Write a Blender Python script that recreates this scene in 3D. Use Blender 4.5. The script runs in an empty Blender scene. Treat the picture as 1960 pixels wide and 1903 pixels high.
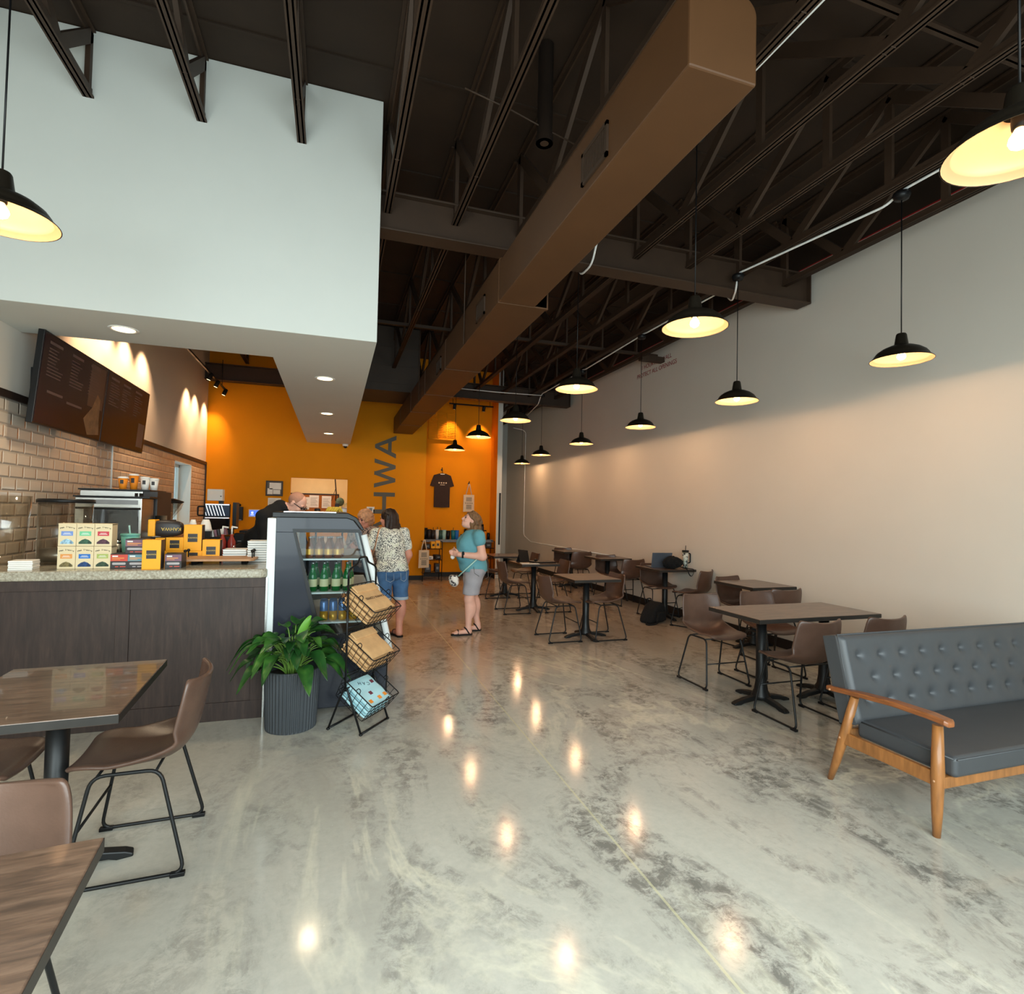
import bpy, math, random
import numpy as np
from mathutils import Vector, Matrix, Euler
random.seed(7); np.random.seed(7)
SC = bpy.context.scene
COL = SC.collection
PI = math.pi

# ------------------------------------------------------------------ camera
F_PX, YAW, PITCH, ROLL, CAMZ = 1046.1, 0.31498, 0.02699, 0.02135, 1.55
_cy, _sy = math.cos(YAW), math.sin(YAW)
_f = Vector((_sy*math.cos(PITCH), _cy*math.cos(PITCH), math.sin(PITCH)))
_r0 = Vector((_cy, -_sy, 0)); _u0 = _r0.cross(_f)
_r = math.cos(ROLL)*_r0 + math.sin(ROLL)*_u0
_u = -math.sin(ROLL)*_r0 + math.cos(ROLL)*_u0
cam_d = bpy.data.cameras.new('camera'); cam = bpy.data.objects.new('camera', cam_d); COL.objects.link(cam)
cam_d.sensor_width = 36; cam_d.lens = F_PX*36/1960; cam_d.clip_start = .05
cam.matrix_world = Matrix(((_r.x,_u.x,-_f.x,0),(_r.y,_u.y,-_f.y,0),(_r.z,_u.z,-_f.z,CAMZ),(0,0,0,1)))
SC.camera = cam
def at(px, py, **k):
    """place of a measured photo point on the real plane X=, Y= or Z= it lies on"""
    d = _f + _r*((px-980)/F_PX) - _u*((py-951.5)/F_PX)
    a, v = list(k.items())[0]; i = 'XYZ'.index(a)
    c = Vector((0,0,CAMZ)); return c + d*((v-c[i])/d[i])

# ------------------------------------------------------------------ view, world, daylight
SC.view_settings.view_transform = 'Standard'; SC.view_settings.look = 'None'
SC.view_settings.gamma = 1; SC.view_settings.use_curve_mapping = False
SC.view_settings.exposure = 0.0
W = bpy.data.worlds.new('world'); SC.world = W; W.use_nodes = True
W.node_tree.nodes['Background'].inputs[0].default_value = (.62,.85,1,1)
W.node_tree.nodes['Background'].inputs[1].default_value = 1.6
WARM = (1,.60,.325)
def lamp(kind, name, loc, energy, color, rot=(0,0,0), **k):
    d = bpy.data.lights.new(name, kind); d.energy = energy; d.color = color
    for a, v in k.items(): setattr(d, a, v)
    o = bpy.data.objects.new(name, d); COL.objects.link(o); o.location = loc; o.rotation_euler = rot
    return o
# daylight through the three storefront panes behind the camera
for xc, en in ((-1.42, 185), (.55, 150), (2.52, 118)):
    lamp('AREA', 'storefront_daylight', (xc,-1.25,1.75), en, (.87,.99,.98), (math.radians(50),0,0), shape='RECTANGLE', size=1.9, size_y=2.9)

# ------------------------------------------------------------------ materials
def lin(c):
    o = []
    for v in c[:3]:
        v /= 255.0; o.append(v/12.92 if v <= .04045 else ((v+.055)/1.055)**2.4)
    return (*o, 1)
MATS = {}
class NT:
    def __init__(s, name):
        m = bpy.data.materials.new(name); m.use_nodes = True; s.m = m; s.t = m.node_tree; s.n = s.t.nodes
        s.b = s.n['Principled BSDF']; MATS[name] = m
    def add(s, typ, **k):
        n = s.n.new(typ)
        for a, v in k.items():
            if a in n.inputs: n.inputs[a].default_value = v
            else: setattr(n, a, v)
        return n
    def link(s, a, b): s.t.links.new(a, b)
    def co(s, scale=(1,1,1), rot=(0,0,0)):
        c = s.add('ShaderNodeTexCoord'); mp = s.add('ShaderNodeMapping'); mp.inputs['Scale'].default_value = scale
        mp.inputs['Rotation'].default_value = rot
        s.link(c.outputs['Object'], mp.inputs['Vector']); return mp.outputs[0]
    def ramp(s, fac, stops):
        r = s.add('ShaderNodeValToRGB'); e = r.color_ramp.elements
        while len(e) < len(stops): e.new(.5)
        for x, (p, c) in zip(e, stops): x.position = p; x.color = c
        s.link(fac, r.inputs[0]); return r.outputs[0]
    def noise(s, vec, scale, detail=4, rough=.55, dist=0):
        n = s.add('ShaderNodeTexNoise'); n.inputs['Scale'].default_value = scale; n.inputs['Detail'].default_value = detail
        n.inputs['Roughness'].default_value = rough; n.inputs['Distortion'].default_value = dist
        s.link(vec, n.inputs['Vector']); return n.outputs[0]
    def mix(s, fac, a, b, typ='MIX'):
        m = s.add('ShaderNodeMix', data_type='RGBA', blend_type=typ)
        for sock, v in ((0, fac), (6, a), (7, b)):
            if isinstance(v, (int, float)): m.inputs[sock].default_value = v
            elif isinstance(v, tuple): m.inputs[sock].default_value = v
            else: s.link(v, m.inputs[sock])
        return m.outputs[2]
    def bump(s, h, strength=.3, dist=.01):
        b = s.add('ShaderNodeBump'); b.inputs['Strength'].default_value = strength; b.inputs['Distance'].default_value = dist
        s.link(h, b.inputs['Height']); s.link(b.outputs[0], s.b.inputs['Normal'])
    def math(s, op, a, b=0.0):
        n = s.add('ShaderNodeMath', operation=op)
        for i, v in enumerate((a, b)):
            if isinstance(v, (int, float)): n.inputs[i].default_value = v
            else: s.link(v, n.inputs[i])
        return n.outputs[0]
def mat(name, col, rough=.5, metal=0, var=.12, vs=6, stretch=(1,1,1), bump=0, bs=60, emit=0, trans=0, ior=1.45, spec=.5, coat=0):
    t = NT(name); c = lin(col); b = t.b
    v = t.co(stretch)
    n = t.noise(v, vs, 4)
    dark = tuple(x*(1-var) for x in c[:3]) + (1,); lite = tuple(min(1, x*(1+var)) for x in c[:3]) + (1,)
    colr = t.ramp(n, [(.3, dark), (.7, lite)])
    t.link(colr, b.inputs['Base Color'])
    b.inputs['Roughness'].default_value = rough; b.inputs['Metallic'].default_value = metal
    b.inputs['IOR'].default_value = ior; b.inputs['Specular IOR Level'].default_value = spec
    b.inputs['Transmission Weight'].default_value = trans; b.inputs['Coat Weight'].default_value = coat
    if emit: t.link(colr, b.inputs['Emission Color']); b.inputs['Emission Strength'].default_value = emit
    if bump: t.bump(t.noise(v, bs, 3), bump, .004)
    return t.m
# walls and paint
mat('paint_greige', (214,206,194), .75, var=.02, vs=1.2, bump=.06, bs=250)
mat('paint_white', (211,212,205), .7, var=.02, vs=1.5, bump=.05, bs=250)
mat('paint_orange', (224,142,16), .8, spec=.2, var=.03, vs=1.4, bump=.06, bs=220)
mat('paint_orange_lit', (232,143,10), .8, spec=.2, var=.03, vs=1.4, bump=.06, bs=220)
mat('ceiling_brown', (46,32,20), .75, var=.15, vs=3, bump=.12, bs=40)
mat('steel_brown', (60,43,30), .6, var=.12, vs=4, bump=.05, bs=60)
mat('duct_brown', (82,53,29), .5, var=.10, vs=2.5, bump=.06, bs=12)
mat('duct_grey_brown', (74,63,54), .6, var=.10, vs=2.5)
mat('baseboard_black', (30,28,27), .55)
mat('trim_dark', (44,32,27), .5)
mat('kitchen_plaster', (236,208,154), .8, var=.03)
mat('black_metal', (27,28,29), .42, metal=.3, var=.2, vs=12)
mat('black_satin', (19,19,20), .38, spec=.3)
mat('black_gloss', (20,22,26), .08, coat=.5)
mat('fridge_grey', (42,45,54), .2, spec=.22, coat=.05, var=.08, vs=1.5)
mat('black_fabric', (18,18,19), .95, var=.4, vs=40, bump=.5, bs=90)
mat('fur_black', (12,12,13), 1.0, var=.6, vs=60, bump=1.0, bs=60)
mat('leather_brown', (88,65,54), .33, var=.16, vs=7, bump=.12, bs=120)
mat('leather_grey', (66,68,71), .42, var=.06, vs=5, bump=.05, bs=160)
mat('shade_bronze', (38,32,24), .45, metal=.4, var=.1)
mat('shade_white', (152,130,102), .5, var=.02)
mat('chrome', (215,218,220), .18, metal=1, var=.05)
mat('steel', (176,176,172), .3, metal=1, var=.12, vs=4, stretch=(1,1,14))
mat('white_metal', (218,224,224), .4, var=.03)
mat('white_plastic', (232,230,224), .4, var=.02)
mat('grey_plastic', (120,124,128), .45)
mat('conduit_white', (240,240,236), .4)
mat('paper_white', (235,232,224), .85, var=.04, vs=12)
mat('kraft', (203,161,112), .85, var=.10, vs=14, bump=.25, bs=25)
mat('kraft_print', (60,40,28), .85)
mat('tea_box', (222,203,164), .7, var=.03)
mat('yellow_bag', (246,168,14), .5, var=.04)
mat('ink', (42,34,26), .7); mat('ink_grey', (96,92,86), .7)
mat('logo_cream', (214,180,92), .6)
mat('lettering_grey', (86,84,76), .6, var=.04)
mat('red_paint', (150,36,34), .7)
mat('coffee_black', (38,33,33), .45)
mat('teal_plastic', (112,184,172), .4); mat('pale_teal', (164,206,198), .4); mat('deep_teal', (22,112,122), .4); mat('dark_green', (40,74,66), .4)
mat('cup_orange', (232,138,32), .55)
mat('band_red', (196,70,52), .5); mat('band_blue', (98,140,152), .5); mat('band_mauve', (122,84,100), .5)
mat('grey_pill', (168,162,162), .5)
for n, c in dict(tag_blue=(118,146,206), tag_mint=(112,196,148), tag_crimson=(198,60,74), tag_amber=(224,150,78), tag_cobalt=(36,110,192), tag_olive=(166,178,96)).items(): mat(n, c, .6)
for n, c in dict(pic_ice=(150,186,222), pic_forest=(50,86,66), pic_plum=(82,50,62), pic_straw=(118,104,64), pic_navy=(28,62,110), pic_fern=(48,70,50)).items(): mat(n, c, .6, var=.7, vs=60)
mat('board_wood', (178,132,94), .55, var=.2, vs=8, stretch=(1,8,1))
mat('sofa_wood', (150,98,52), .38, var=.25, vs=6, stretch=(6,6,1), coat=.2)
mat('sofa_wood_arm', (136,80,42), .38, var=.25, vs=8, stretch=(8,1,8), coat=.2)
mat('cork', (164,96,36), .8, var=.15, vs=40)
mat('pot_grey', (62,66,70), .55, var=.06)
mat('soil', (46,34,26), 1, var=.4, vs=50, bump=.8, bs=60)
mat('bread_yellow', (232,196,70), .6, var=.15, vs=20)
mat('screen_off', (34,23,30), .22, var=.1, vs=3, spec=.22)
mat('menu_text', (88,72,70), .5); mat('menu_panel', (66,52,46), .4); mat('menu_sandwich', (122,92,64), .6, var=.3, vs=14); mat('menu_panel_light', (92,80,80), .4)
mat('screen_dark_blue', (40,54,74), .2, emit=.25); mat('screen_white', (225,235,245), .2, emit=.9)
mat('tablet_blue', (70,110,240), .2, emit=1.1)
mat('laptop_grey', (96,104,116), .35, metal=.5)
mat('skin', (222,170,150), .55, var=.05, vs=10); mat('skin_red', (208,144,122), .55, var=.06, vs=10)
mat('stubble', (170,124,104), .8, var=.1, vs=60)
mat('hair_blond', (116,86,58), .6, var=.5, vs=26, stretch=(3,3,.5), bump=.5, bs=60)
mat('hair_dark', (34,20,16), .5, var=.4, vs=26, stretch=(3,3,.5), bump=.4, bs=60)
mat('hair_sandy', (190,140,104), .7, var=.35, vs=30, bump=.6, bs=50)
mat('tee_teal', (98,156,168), .9, var=.07, vs=9, bump=.1, bs=30)
mat('tee_black', (17,16,17), .9, var=.15, vs=9); mat('tee_brown', (58,42,36), .9, var=.1, vs=12)
mat('denim', (74,112,156), .9, var=.22, vs=9, bump=.2, bs=160); mat('denim_hem', (176,192,206), .9)
mat('shorts_grey', (158,156,162), .9, var=.08, vs=10, bump=.2, bs=160)
mat('canvas', (222,200,172), .9, var=.05, vs=20)
mat('bag_tan', (186,140,108), .6); mat('bag_dark', (70,64,62), .7)
mat('eye', (40,28,22), .2); mat('lips', (176,96,88), .5)
mat('bottle_green', (16,104,44), .08, var=.1, spec=.6); mat('bottle_amber', (120,62,24), .12); mat('label_cream', (222,214,170), .6)
mat('can_gold', (206,152,52), .3, metal=.4); mat('can_blue', (90,120,170), .3, metal=.4)
mat('juice_red', (150,50,40), .3)
mat('mail_blue', (176,218,226), .6, var=.05); mat('mail_orange', (232,140,50), .6); mat('mail_plum', (110,50,66), .6); mat('mail_ink', (70,84,96), .6)
mat('bulb', (255,196,120), .4, emit=14); mat('down_lens', (255,214,150), .4, emit=9)
mat('fan_green', (92,118,100), .5)
mat('rust', (112,52,36), .7); mat('cherry_wood', (120,60,34), .5, var=.2, vs=8)
def floral(name, cols, scale):
    t = NT(name); v = t.co(); vo = t.add('ShaderNodeTexVoronoi'); vo.inputs['Scale'].default_value = scale
    n = t.noise(v, 30, 2); w = t.mix(.04, v, n, 'ADD'); t.link(w, vo.inputs['Vector'])
    c = t.ramp(vo.outputs['Distance'], [(.0, lin(cols[0])), (.44, lin(cols[0])), (.48, lin(cols[1])), (1, lin(cols[1]))])
    g = t.noise(v, 14, 2); gm = t.ramp(g, [(.56, (0,0,0,1)), (.60, (1,1,1,1))])
    t.link(t.mix(gm, c, t.ramp(vo.outputs['Distance'], [(.3, lin(cols[2])), (.36, lin(cols[1]))])), t.b.inputs['Base Color']); t.b.inputs['Roughness'].default_value = .9
floral('floral_print', [(34,40,54), (230,232,222), (136,160,110)], 74)
floral('floral_pouch', [(70,66,70), (226,222,214), (190,150,150)], 30)
floral('print_dark', [(54,48,54), (180,160,150), (120,90,90)], 40)
def glass(name, col, rough=.02, alpha=.12):
    t = NT(name); t.n.remove(t.b); g = t.add('ShaderNodeBsdfGlossy'); g.inputs['Roughness'].default_value = rough
    tr = t.add('ShaderNodeBsdfTransparent'); tr.inputs['Color'].default_value = lin(col)
    lw = t.add('ShaderNodeLayerWeight'); lw.inputs['Blend'].default_value = .5
    fz = t.math('ADD', t.math('MULTIPLY', t.math('POWER', lw.outputs['Facing'], 3.0), .6), alpha)
    mx = t.add('ShaderNodeMixShader'); t.link(fz, mx.inputs[0]); t.link(tr.outputs[0], mx.inputs[1]); t.link(g.outputs[0], mx.inputs[2])
    t.link(mx.outputs[0], t.n['Material Output'].inputs[0])
glass('clear_glass', (246,250,248), .02, .06); glass('acrylic', (250,248,244), .06, .07); glass('fridge_glass', (235,240,240), .015, .012)
# polished concrete
def concrete():
    t = NT('concrete'); v = t.co(); vr = t.co((1,.42,1), (0,0,.55))
    big = t.noise(vr, .55, 5, .6, .6); mid = t.noise(vr, 2.1, 8, .70, 1.0); fine = t.noise(v, 26, 8, .72)
    base = t.ramp(big, [(.30, lin((158,155,145))), (.5, lin((188,185,174))), (.68, lin((202,199,187)))])
    dark = t.ramp(mid, [(.46, (0,0,0,1)), (.60, (1,1,1,1))])
    mott = t.ramp(t.noise(v, 11, 10, .78, .4), [(.44, (0,0,0,1)), (.56, (1,1,1,1))])
    dm = t.math('MULTIPLY', dark, mott)
    sx = t.add('ShaderNodeSeparateXYZ'); t.link(v, sx.inputs[0]); wx = t.add('ShaderNodeMapRange'); wx.inputs[1].default_value = -.6; wx.inputs[2].default_value = 1.6; wx.inputs[3].default_value = .30; wx.inputs[4].default_value = .78
    t.link(sx.outputs[0], wx.inputs[0])
    c = t.mix(t.math('MULTIPLY', dm, wx.outputs[0]), base, lin((88,84,80)))
    vein = t.ramp(t.noise(vr, .9, 6, .62, 1.2), [(.47, (0,0,0,1)), (.5, (1,1,1,1)), (.53, (0,0,0,1))])
    vm = t.math('MULTIPLY', vein, t.ramp(t.noise(v, .6, 3), [(.42, (0,0,0,1)), (.62, (1,1,1,1))]))
    c = t.mix(t.math('MULTIPLY', vm, .7), c, lin((222,217,196)))
    c = t.mix(t.math('MULTIPLY', t.ramp(fine, [(.35, (1,1,1,1)), (.65, (0,0,0,1))]), .14), c, lin((110,110,104)))
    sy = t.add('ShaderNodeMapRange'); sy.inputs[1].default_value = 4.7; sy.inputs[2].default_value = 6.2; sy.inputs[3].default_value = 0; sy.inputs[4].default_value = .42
    t.link(sx.outputs[1], sy.inputs[0]); c = t.mix(sy.outputs[0], c, lin((150,112,80)))  # far floor browner: warm lamp light and orange-wall reflection painted into the colour
    spk = t.ramp(t.noise(v, 60, 2), [(.74, (0,0,0,1)), (.78, (1,1,1,1))])
    c = t.mix(t.math('MULTIPLY', spk, .4), c, lin((226,224,212)))
    sep = t.add('ShaderNodeSeparateXYZ'); t.link(v, sep.inputs[0])
    for ax, pos, w, a in ((0, 1.31, .006, .5), (0, -3.1, .006, .4), (1, 5.30, .006, .28), (1, -1.6, .006, .4)):
        d = t.math('ABSOLUTE', t.math('SUBTRACT', sep.outputs[ax], pos)); k = t.math('LESS_THAN', d, w)
        c = t.mix(t.math('MULTIPLY', k, a), c, lin((206,200,160)))
    t.link(c, t.b.inputs['Base Color'])
    ro = t.ramp(mid, [(.3, (.085,.085,.085,1)), (.7, (.15,.15,.15,1))]); t.link(ro, t.b.inputs['Roughness'])
    t.b.inputs['Specular IOR Level'].default_value = .28
    t.bump(t.noise(v, 3, 3), .03, .01)
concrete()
def woodgrain(name, a, b, c, axis=(1,14,14), rough=.4, vs=3, coat=.15):
    t = NT(name); v = t.co(axis); n = t.noise(v, vs, 6, .65, .5); n2 = t.noise(t.co((1,1,1)), 4, 4)
    col = t.ramp(n, [(.3, lin(a)), (.5, lin(b)), (.7, lin(c))])
    col = t.mix(t.math('MULTIPLY', t.ramp(n2, [(.35, (0,0,0,1)), (.7, (1,1,1,1))]), .45), col, lin(a))
    t.link(col, t.b.inputs['Base Color']); t.b.inputs['Roughness'].default_value = rough; t.b.inputs['Coat Weight'].default_value = coat
    t.bump(n, .15, .003)
woodgrain('table_wood', (66,50,41), (102,78,63), (134,107,88), (2,16,16), .30, 3, .3)
woodgrain('counter_wood', (40,28,23), (54,39,33), (68,51,43), (10,10,1.2), .6, 3, .0)
mat('table_edge', (40,37,34), .45, var=.2, vs=10)
def granite():
    t = NT('granite'); v = t.co(); n = t.noise(v, 60, 6, .7); m = t.noise(v, 7, 4)
    c = t.ramp(n, [(.35, lin((126,118,102))), (.55, lin((178,172,154))), (.7, lin((214,210,196)))])
    t.link(t.mix(t.math('MULTIPLY', m, .5), c, lin((150,138,116))), t.b.inputs['Base Color']); t.b.inputs['Roughness'].default_value = .14
granite()
def tile():
    t = NT('subway_tile'); c = t.add('ShaderNodeTexCoord'); s = t.add('ShaderNodeSeparateXYZ'); t.link(c.outputs['Object'], s.inputs[0])
    cb = t.add('ShaderNodeCombineXYZ'); t.link(s.outputs[1], cb.inputs[0]); t.link(s.outputs[2], cb.inputs[1])
    def brick(ms, sm):
        b = t.add('ShaderNodeTexBrick'); t.link(cb.outputs[0], b.inputs['Vector']); b.inputs['Scale'].default_value = 1
        b.inputs['Brick Width'].default_value = .204; b.inputs['Row Height'].default_value = .102
        b.inputs['Mortar Size'].default_value = ms; b.inputs['Mortar Smooth'].default_value = sm
        b.inputs['Color1'].default_value = lin((205,192,176)); b.inputs['Color2'].default_value = lin((196,182,166)); b.inputs['Mortar'].default_value = lin((172,160,148)); return b
    b = brick(.003, .1); t.link(b.outputs['Color'], t.b.inputs['Base Color'])
    bv = brick(.016, 1.0); t.bump(t.math('SUBTRACT', 1.0, bv.outputs['Fac']), .8, .012); t.b.inputs['Roughness'].default_value = .13
tile()
def leafmat():
    t = NT('leaf_green'); v = t.co(); n = t.noise(v, 5, 3)
    t.link(t.ramp(n, [(.3, lin((20,50,22))), (.5, lin((34,76,30))), (.72, lin((78,124,48)))]), t.b.inputs['Base Color'])
    t.b.inputs['Roughness'].default_value = .32; t.b.inputs['Subsurface Weight'].default_value = .0
leafmat(); mat('leaf_young', (104,160,58), .4, var=.1); mat('stem_green', (112,150,64), .5)

# ------------------------------------------------------------------ mesh helpers
def frames(pts, closed=False):
    P = [Vector(p) for p in pts]; n = len(P); T = []
    for i in range(n):
        a = P[i-1] if (i > 0 or closed) else P[i]; b = P[(i+1) % n] if (i < n-1 or closed) else P[i]
        T.append((b-a).normalized() if (b-a).length > 1e-9 else Vector((0,0,1)))
    ref = Vector((0,0,1)) if abs(T[0].z) < .9 else Vector((1,0,0)); N = []
    nrm = (ref - T[0]*ref.dot(T[0])).normalized()
    for i in range(n):
        nrm = nrm - T[i]*nrm.dot(T[i])
        nrm = nrm.normalized() if nrm.length > 1e-6 else T[i].orthogonal().normalized()
        N.append((nrm.copy(), T[i].cross(nrm)))
    return P, N
def fillet(pts, r, n=5, closed=False):
    P = [Vector(p) for p in pts]; out = []; L = len(P)
    for i in range(L):
        if not closed and i in (0, L-1): out.append(P[i]); continue
        a, b, c = P[i-1], P[i], P[(i+1) % L]; d1 = (a-b); d2 = (c-b); k = min(r, d1.length*.45, d2.length*.45)
        p0 = b + d1.normalized()*k; p1 = b + d2.normalized()*k
        for j in range(n+1):
            t = j/n; out.append(p0*(1-t)**2 + b*2*t*(1-t) + p1*t*t)
    return out
class MB:
    def __init__(s): s.v = []; s.f = []; s.mi = []; s.sm = []
    def raw(s, vs, fs, mi=0, sm=False, M=None):
        o = len(s.v)
        s.v += [tuple(M @ Vector(v)) if M else tuple(v) for v in vs]
        for f in fs: s.f.append(tuple(i+o for i in f)); s.mi.append(mi); s.sm.append(sm)
        return s
    def box(s, x0, y0, z0, x1, y1, z1, mi=0, M=None):
        v = [(x0,y0,z0),(x1,y0,z0),(x1,y1,z0),(x0,y1,z0),(x0,y0,z1),(x1,y0,z1),(x1,y1,z1),(x0,y1,z1)]
        return s.raw(v, [(0,3,2,1),(4,5,6,7),(0,1,5,4),(1,2,6,5),(2,3,7,6),(3,0,4,7)], mi, False, M)
    def cbox(s, c, d, mi=0, M=None):
        return s.box(c[0]-d[0]/2, c[1]-d[1]/2, c[2]-d[2]/2, c[0]+d[0]/2, c[1]+d[1]/2, c[2]+d[2]/2, mi, M)
    def tube(s, pts, r, n=8, mi=0, closed=False, caps=True, flat=None, M=None):
        P, N = frames(pts, closed); rs = r if isinstance(r, (list, tuple)) else [r]*len(P); vs = []; fs = []
        for i, p in enumerate(P):
            for j in range(n):
                a = 2*PI*j/n + (PI/4 if n == 4 else 0); fx = (flat or 1)
                vs.append(p + N[i][0]*math.cos(a)*rs[i] + N[i][1]*math.sin(a)*rs[i]*fx)
        m = len(P)
        for i in range(m if closed else m-1):
            for j in range(n):
                k = (i+1) % m; fs.append((i*n+j, i*n+(j+1) % n, k*n+(j+1) % n, k*n+j))
        s.raw(vs, fs, mi, n > 4, M)
        if caps and not closed:
            o = len(s.v) - len(vs)
            s.f.append(tuple(o+j for j in reversed(range(n)))); s.mi.append(mi); s.sm.append(False)
            s.f.append(tuple(o+(m-1)*n+j for j in range(n))); s.mi.append(mi); s.sm.append(False)
        return s
    def lathe(s, prof, n=24, c=(0,0,0), mi=0, sm=True, M=None):
        vs = []; fs = []
        for r, z in prof:
            for j in range(n):
                a = 2*PI*j/n; vs.append((c[0]+r*math.cos(a), c[1]+r*math.sin(a), c[2]+z))
        for i in range(len(prof)-1):
            for j in range(n): fs.append((i*n+j, i*n+(j+1) % n, (i+1)*n+(j+1) % n, (i+1)*n+j))
        return s.raw(vs, fs, mi, sm, M)
    def cyl(s, c, r, z0, z1, n=20, mi=0, r2=None, M=None):
        r2 = r if r2 is None else r2
        return s.lathe([(1e-4,z0),(r,z0),(r,z0),(r2,z1),(r2,z1),(1e-4,z1)], n, c, mi, False if n < 8 else True, M)
    def ball(s, c, r, n=12, mi=0, sq=(1,1,1), M=None):
        prof = [(max(1e-4, math.sin(PI*i/n)*r), -math.cos(PI*i/n)*r) for i in range(n+1)]
        S = Matrix.Translation(c) @ Matrix.Diagonal((*sq, 1))
        return s.lathe(prof, n*2, (0,0,0), mi, True, (M @ S) if M else S)
    def prism(s, poly, axis, a, b, mi=0, M=None):
        n = len(poly)
        def P(q, t): return {'X': (t, q[0], q[1]), 'Y': (q[0], t, q[1]), 'Z': (q[0], q[1], t)}[axis]
        vs = [P(q, a) for q in poly] + [P(q, b) for q in poly]
        fs = [tuple(range(n)), tuple(reversed(range(n, 2*n)))] + [(i+n, (i+1) % n + n, (i+1) % n, i) for i in range(n)]
        return s.raw(vs, fs, mi, False, M)
    def grid(s, fn, nu, nv, mi=0, sm=True, M=None):
        vs = [fn(i/nu, j/nv) for j in range(nv+1) for i in range(nu+1)]
        fs = [(j*(nu+1)+i, j*(nu+1)+i+1, (j+1)*(nu+1)+i+1, (j+1)*(nu+1)+i) for j in range(nv) for i in range(nu)]
        return s.raw(vs, fs, mi, sm, M)
    def build(s, name, mats, parent=None, loc=None, rot=None, bevel=0, solid=0, sub=0):
        me = bpy.data.meshes.new(name); me.from_pydata(s.v, [], s.f)
        for m in (mats if isinstance(mats, (list, tuple)) else [mats]): me.materials.append(MATS[m])
        me.polygons.foreach_set('material_index', s.mi); me.polygons.foreach_set('use_smooth', s.sm)
        me.update()
        import bmesh as _b
        bm = _b.new(); bm.from_mesh(me); _b.ops.recalc_face_normals(bm, faces=bm.faces) if len(bm.faces) < 60000 else None; bm.to_mesh(me); bm.free()
        o = bpy.data.objects.new(name, me); COL.objects.link(o)
        if parent: o.parent = parent
        if loc: o.location = loc
        if rot: o.rotation_euler = rot
        if solid: md = o.modifiers.new('solid', 'SOLIDIFY'); md.thickness = solid; md.offset = 0
        if bevel: md = o.modifiers.new('bevel', 'BEVEL'); md.width = bevel; md.segments = 2; md.limit_method = 'ANGLE'; md.angle_limit = .7
        if sub: md = o.modifiers.new('sub', 'SUBSURF'); md.levels = sub; md.render_levels = sub
        return o
def tag(o, label, cat, group=None, kind=None):
    if label: o['label'] = label
    if cat: o['category'] = cat
    if group: o['group'] = group
    if kind: o['kind'] = kind
    return o
def struct(o, label=None):
    o['kind'] = 'structure'
    if label: o['label'] = label
    return o
def thing(name, label, cat, loc=(0,0,0), rz=0, group=None):
    o = bpy.data.objects.new(name, None); COL.objects.link(o); o.location = loc; o.rotation_euler = (0,0,rz); o.empty_display_size = .1
    return tag(o, label, cat, group)
def dup(root, loc, rz=None, label=None, group=None):
    def cp(o, par):
        c = o.copy(); COL.objects.link(c)
        if par: c.parent = par
        for ch in o.children: cp(ch, c)
        return c
    r = cp(root, None); r.location = loc
    if rz is not None: r.rotation_euler = (0,0,rz)
    if label: r['label'] = label
    if group: r['group'] = group
    return r
def text(name, body, loc, size, m, parent=None, rot=(PI/2,0,0), ext=.0006, align='CENTER', sx=1, off=0):
    c = bpy.data.curves.new(name, 'FONT'); c.body = body; c.size = size; c.extrude = ext; c.align_x = align; c.align_y = 'CENTER'; c.offset = off
    c.materials.append(MATS[m]); q = bpy.data.objects.new(name, c); me = bpy.data.meshes.new_from_object(q); bpy.data.objects.remove(q); bpy.data.curves.remove(c)
    o = bpy.data.objects.new(name, me); COL.objects.link(o); o.location = loc; o.rotation_euler = rot; o.scale = (sx,1,1)
    if parent: o.parent = parent
    return o

# ================================================================== SETTING
XR, XL, YB, YA, YK, ZC, YF = 5.12, -2.43, 12.15, 12.72, 16.3, 4.92, -1.9
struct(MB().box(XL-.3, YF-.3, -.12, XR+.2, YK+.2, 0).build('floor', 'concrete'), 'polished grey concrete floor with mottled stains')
c = MB().box(XL-.3, YF-.3, ZC, XR+.2, YK+.2, ZC+.1)
for i in range(16): c.box(XL, YF+i*1.22, ZC-.012, XR, YF+i*1.22+.03, ZC)
struct(c.build('ceiling', 'ceiling_brown'), 'dark brown painted roof deck')
w = MB().box(XR, YF, 0, XR+.15, YK+.2, 4.445).box(XR, YF, 4.445, XR+.15, YK+.2, ZC, 1).box(XR-.006, YF, 4.437, XR, YK, 4.449, 2)
struct(w.build('wall_right', ['paint_greige', 'ceiling_brown', 'red_paint']), 'long plain off-white wall')
# left wall: tiles below, plaster above, one window opening
wy0, wy1, wz0, wz1 = 9.95, 11.02, 1.12, 2.26
w = MB(); t0 = XL-.24
for (a, b, z0, z1, m) in ((YF, wy0, 0, 2.36, 1), (wy1, YB+.2, 0, 2.36, 1), (wy0, wy1, 0, wz0, 1), (wy0, wy1, wz1, 2.36, 1), (YF, YB+.2, 2.36, ZC, 0)):
    w.box(t0, a, z0, XL, b, z1, m)
struct(w.build('wall_left', ['paint_greige', 'subway_tile']), 'wall of beige bevelled subway tiles with plaster above')
win = MB().box(t0+.01, wy0, wz0, XL+.004, wy0+.012, wz1).box(t0+.01, wy1-.012, wz0, XL+.004, wy1, wz1).box(t0+.01, wy0, wz0, XL+.02, wy1, wz0+.012).box(t0+.01, wy0, wz1-.012, XL+.004, wy1, wz1)
for a, b, z0, z1 in ((wy0, wy0+.06, wz0, wz1), (wy1-.06, wy1, wz0, wz1), (wy0, wy1, wz0, wz0+.06), (wy0, wy1, wz1-.06, wz1)): win.box(t0+.01, a, z0, t0+.06, b, z1)
wo = struct(win.build('window_1', 'paint_white'), 'small window with white frame and reveal in tiled wall')
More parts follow.
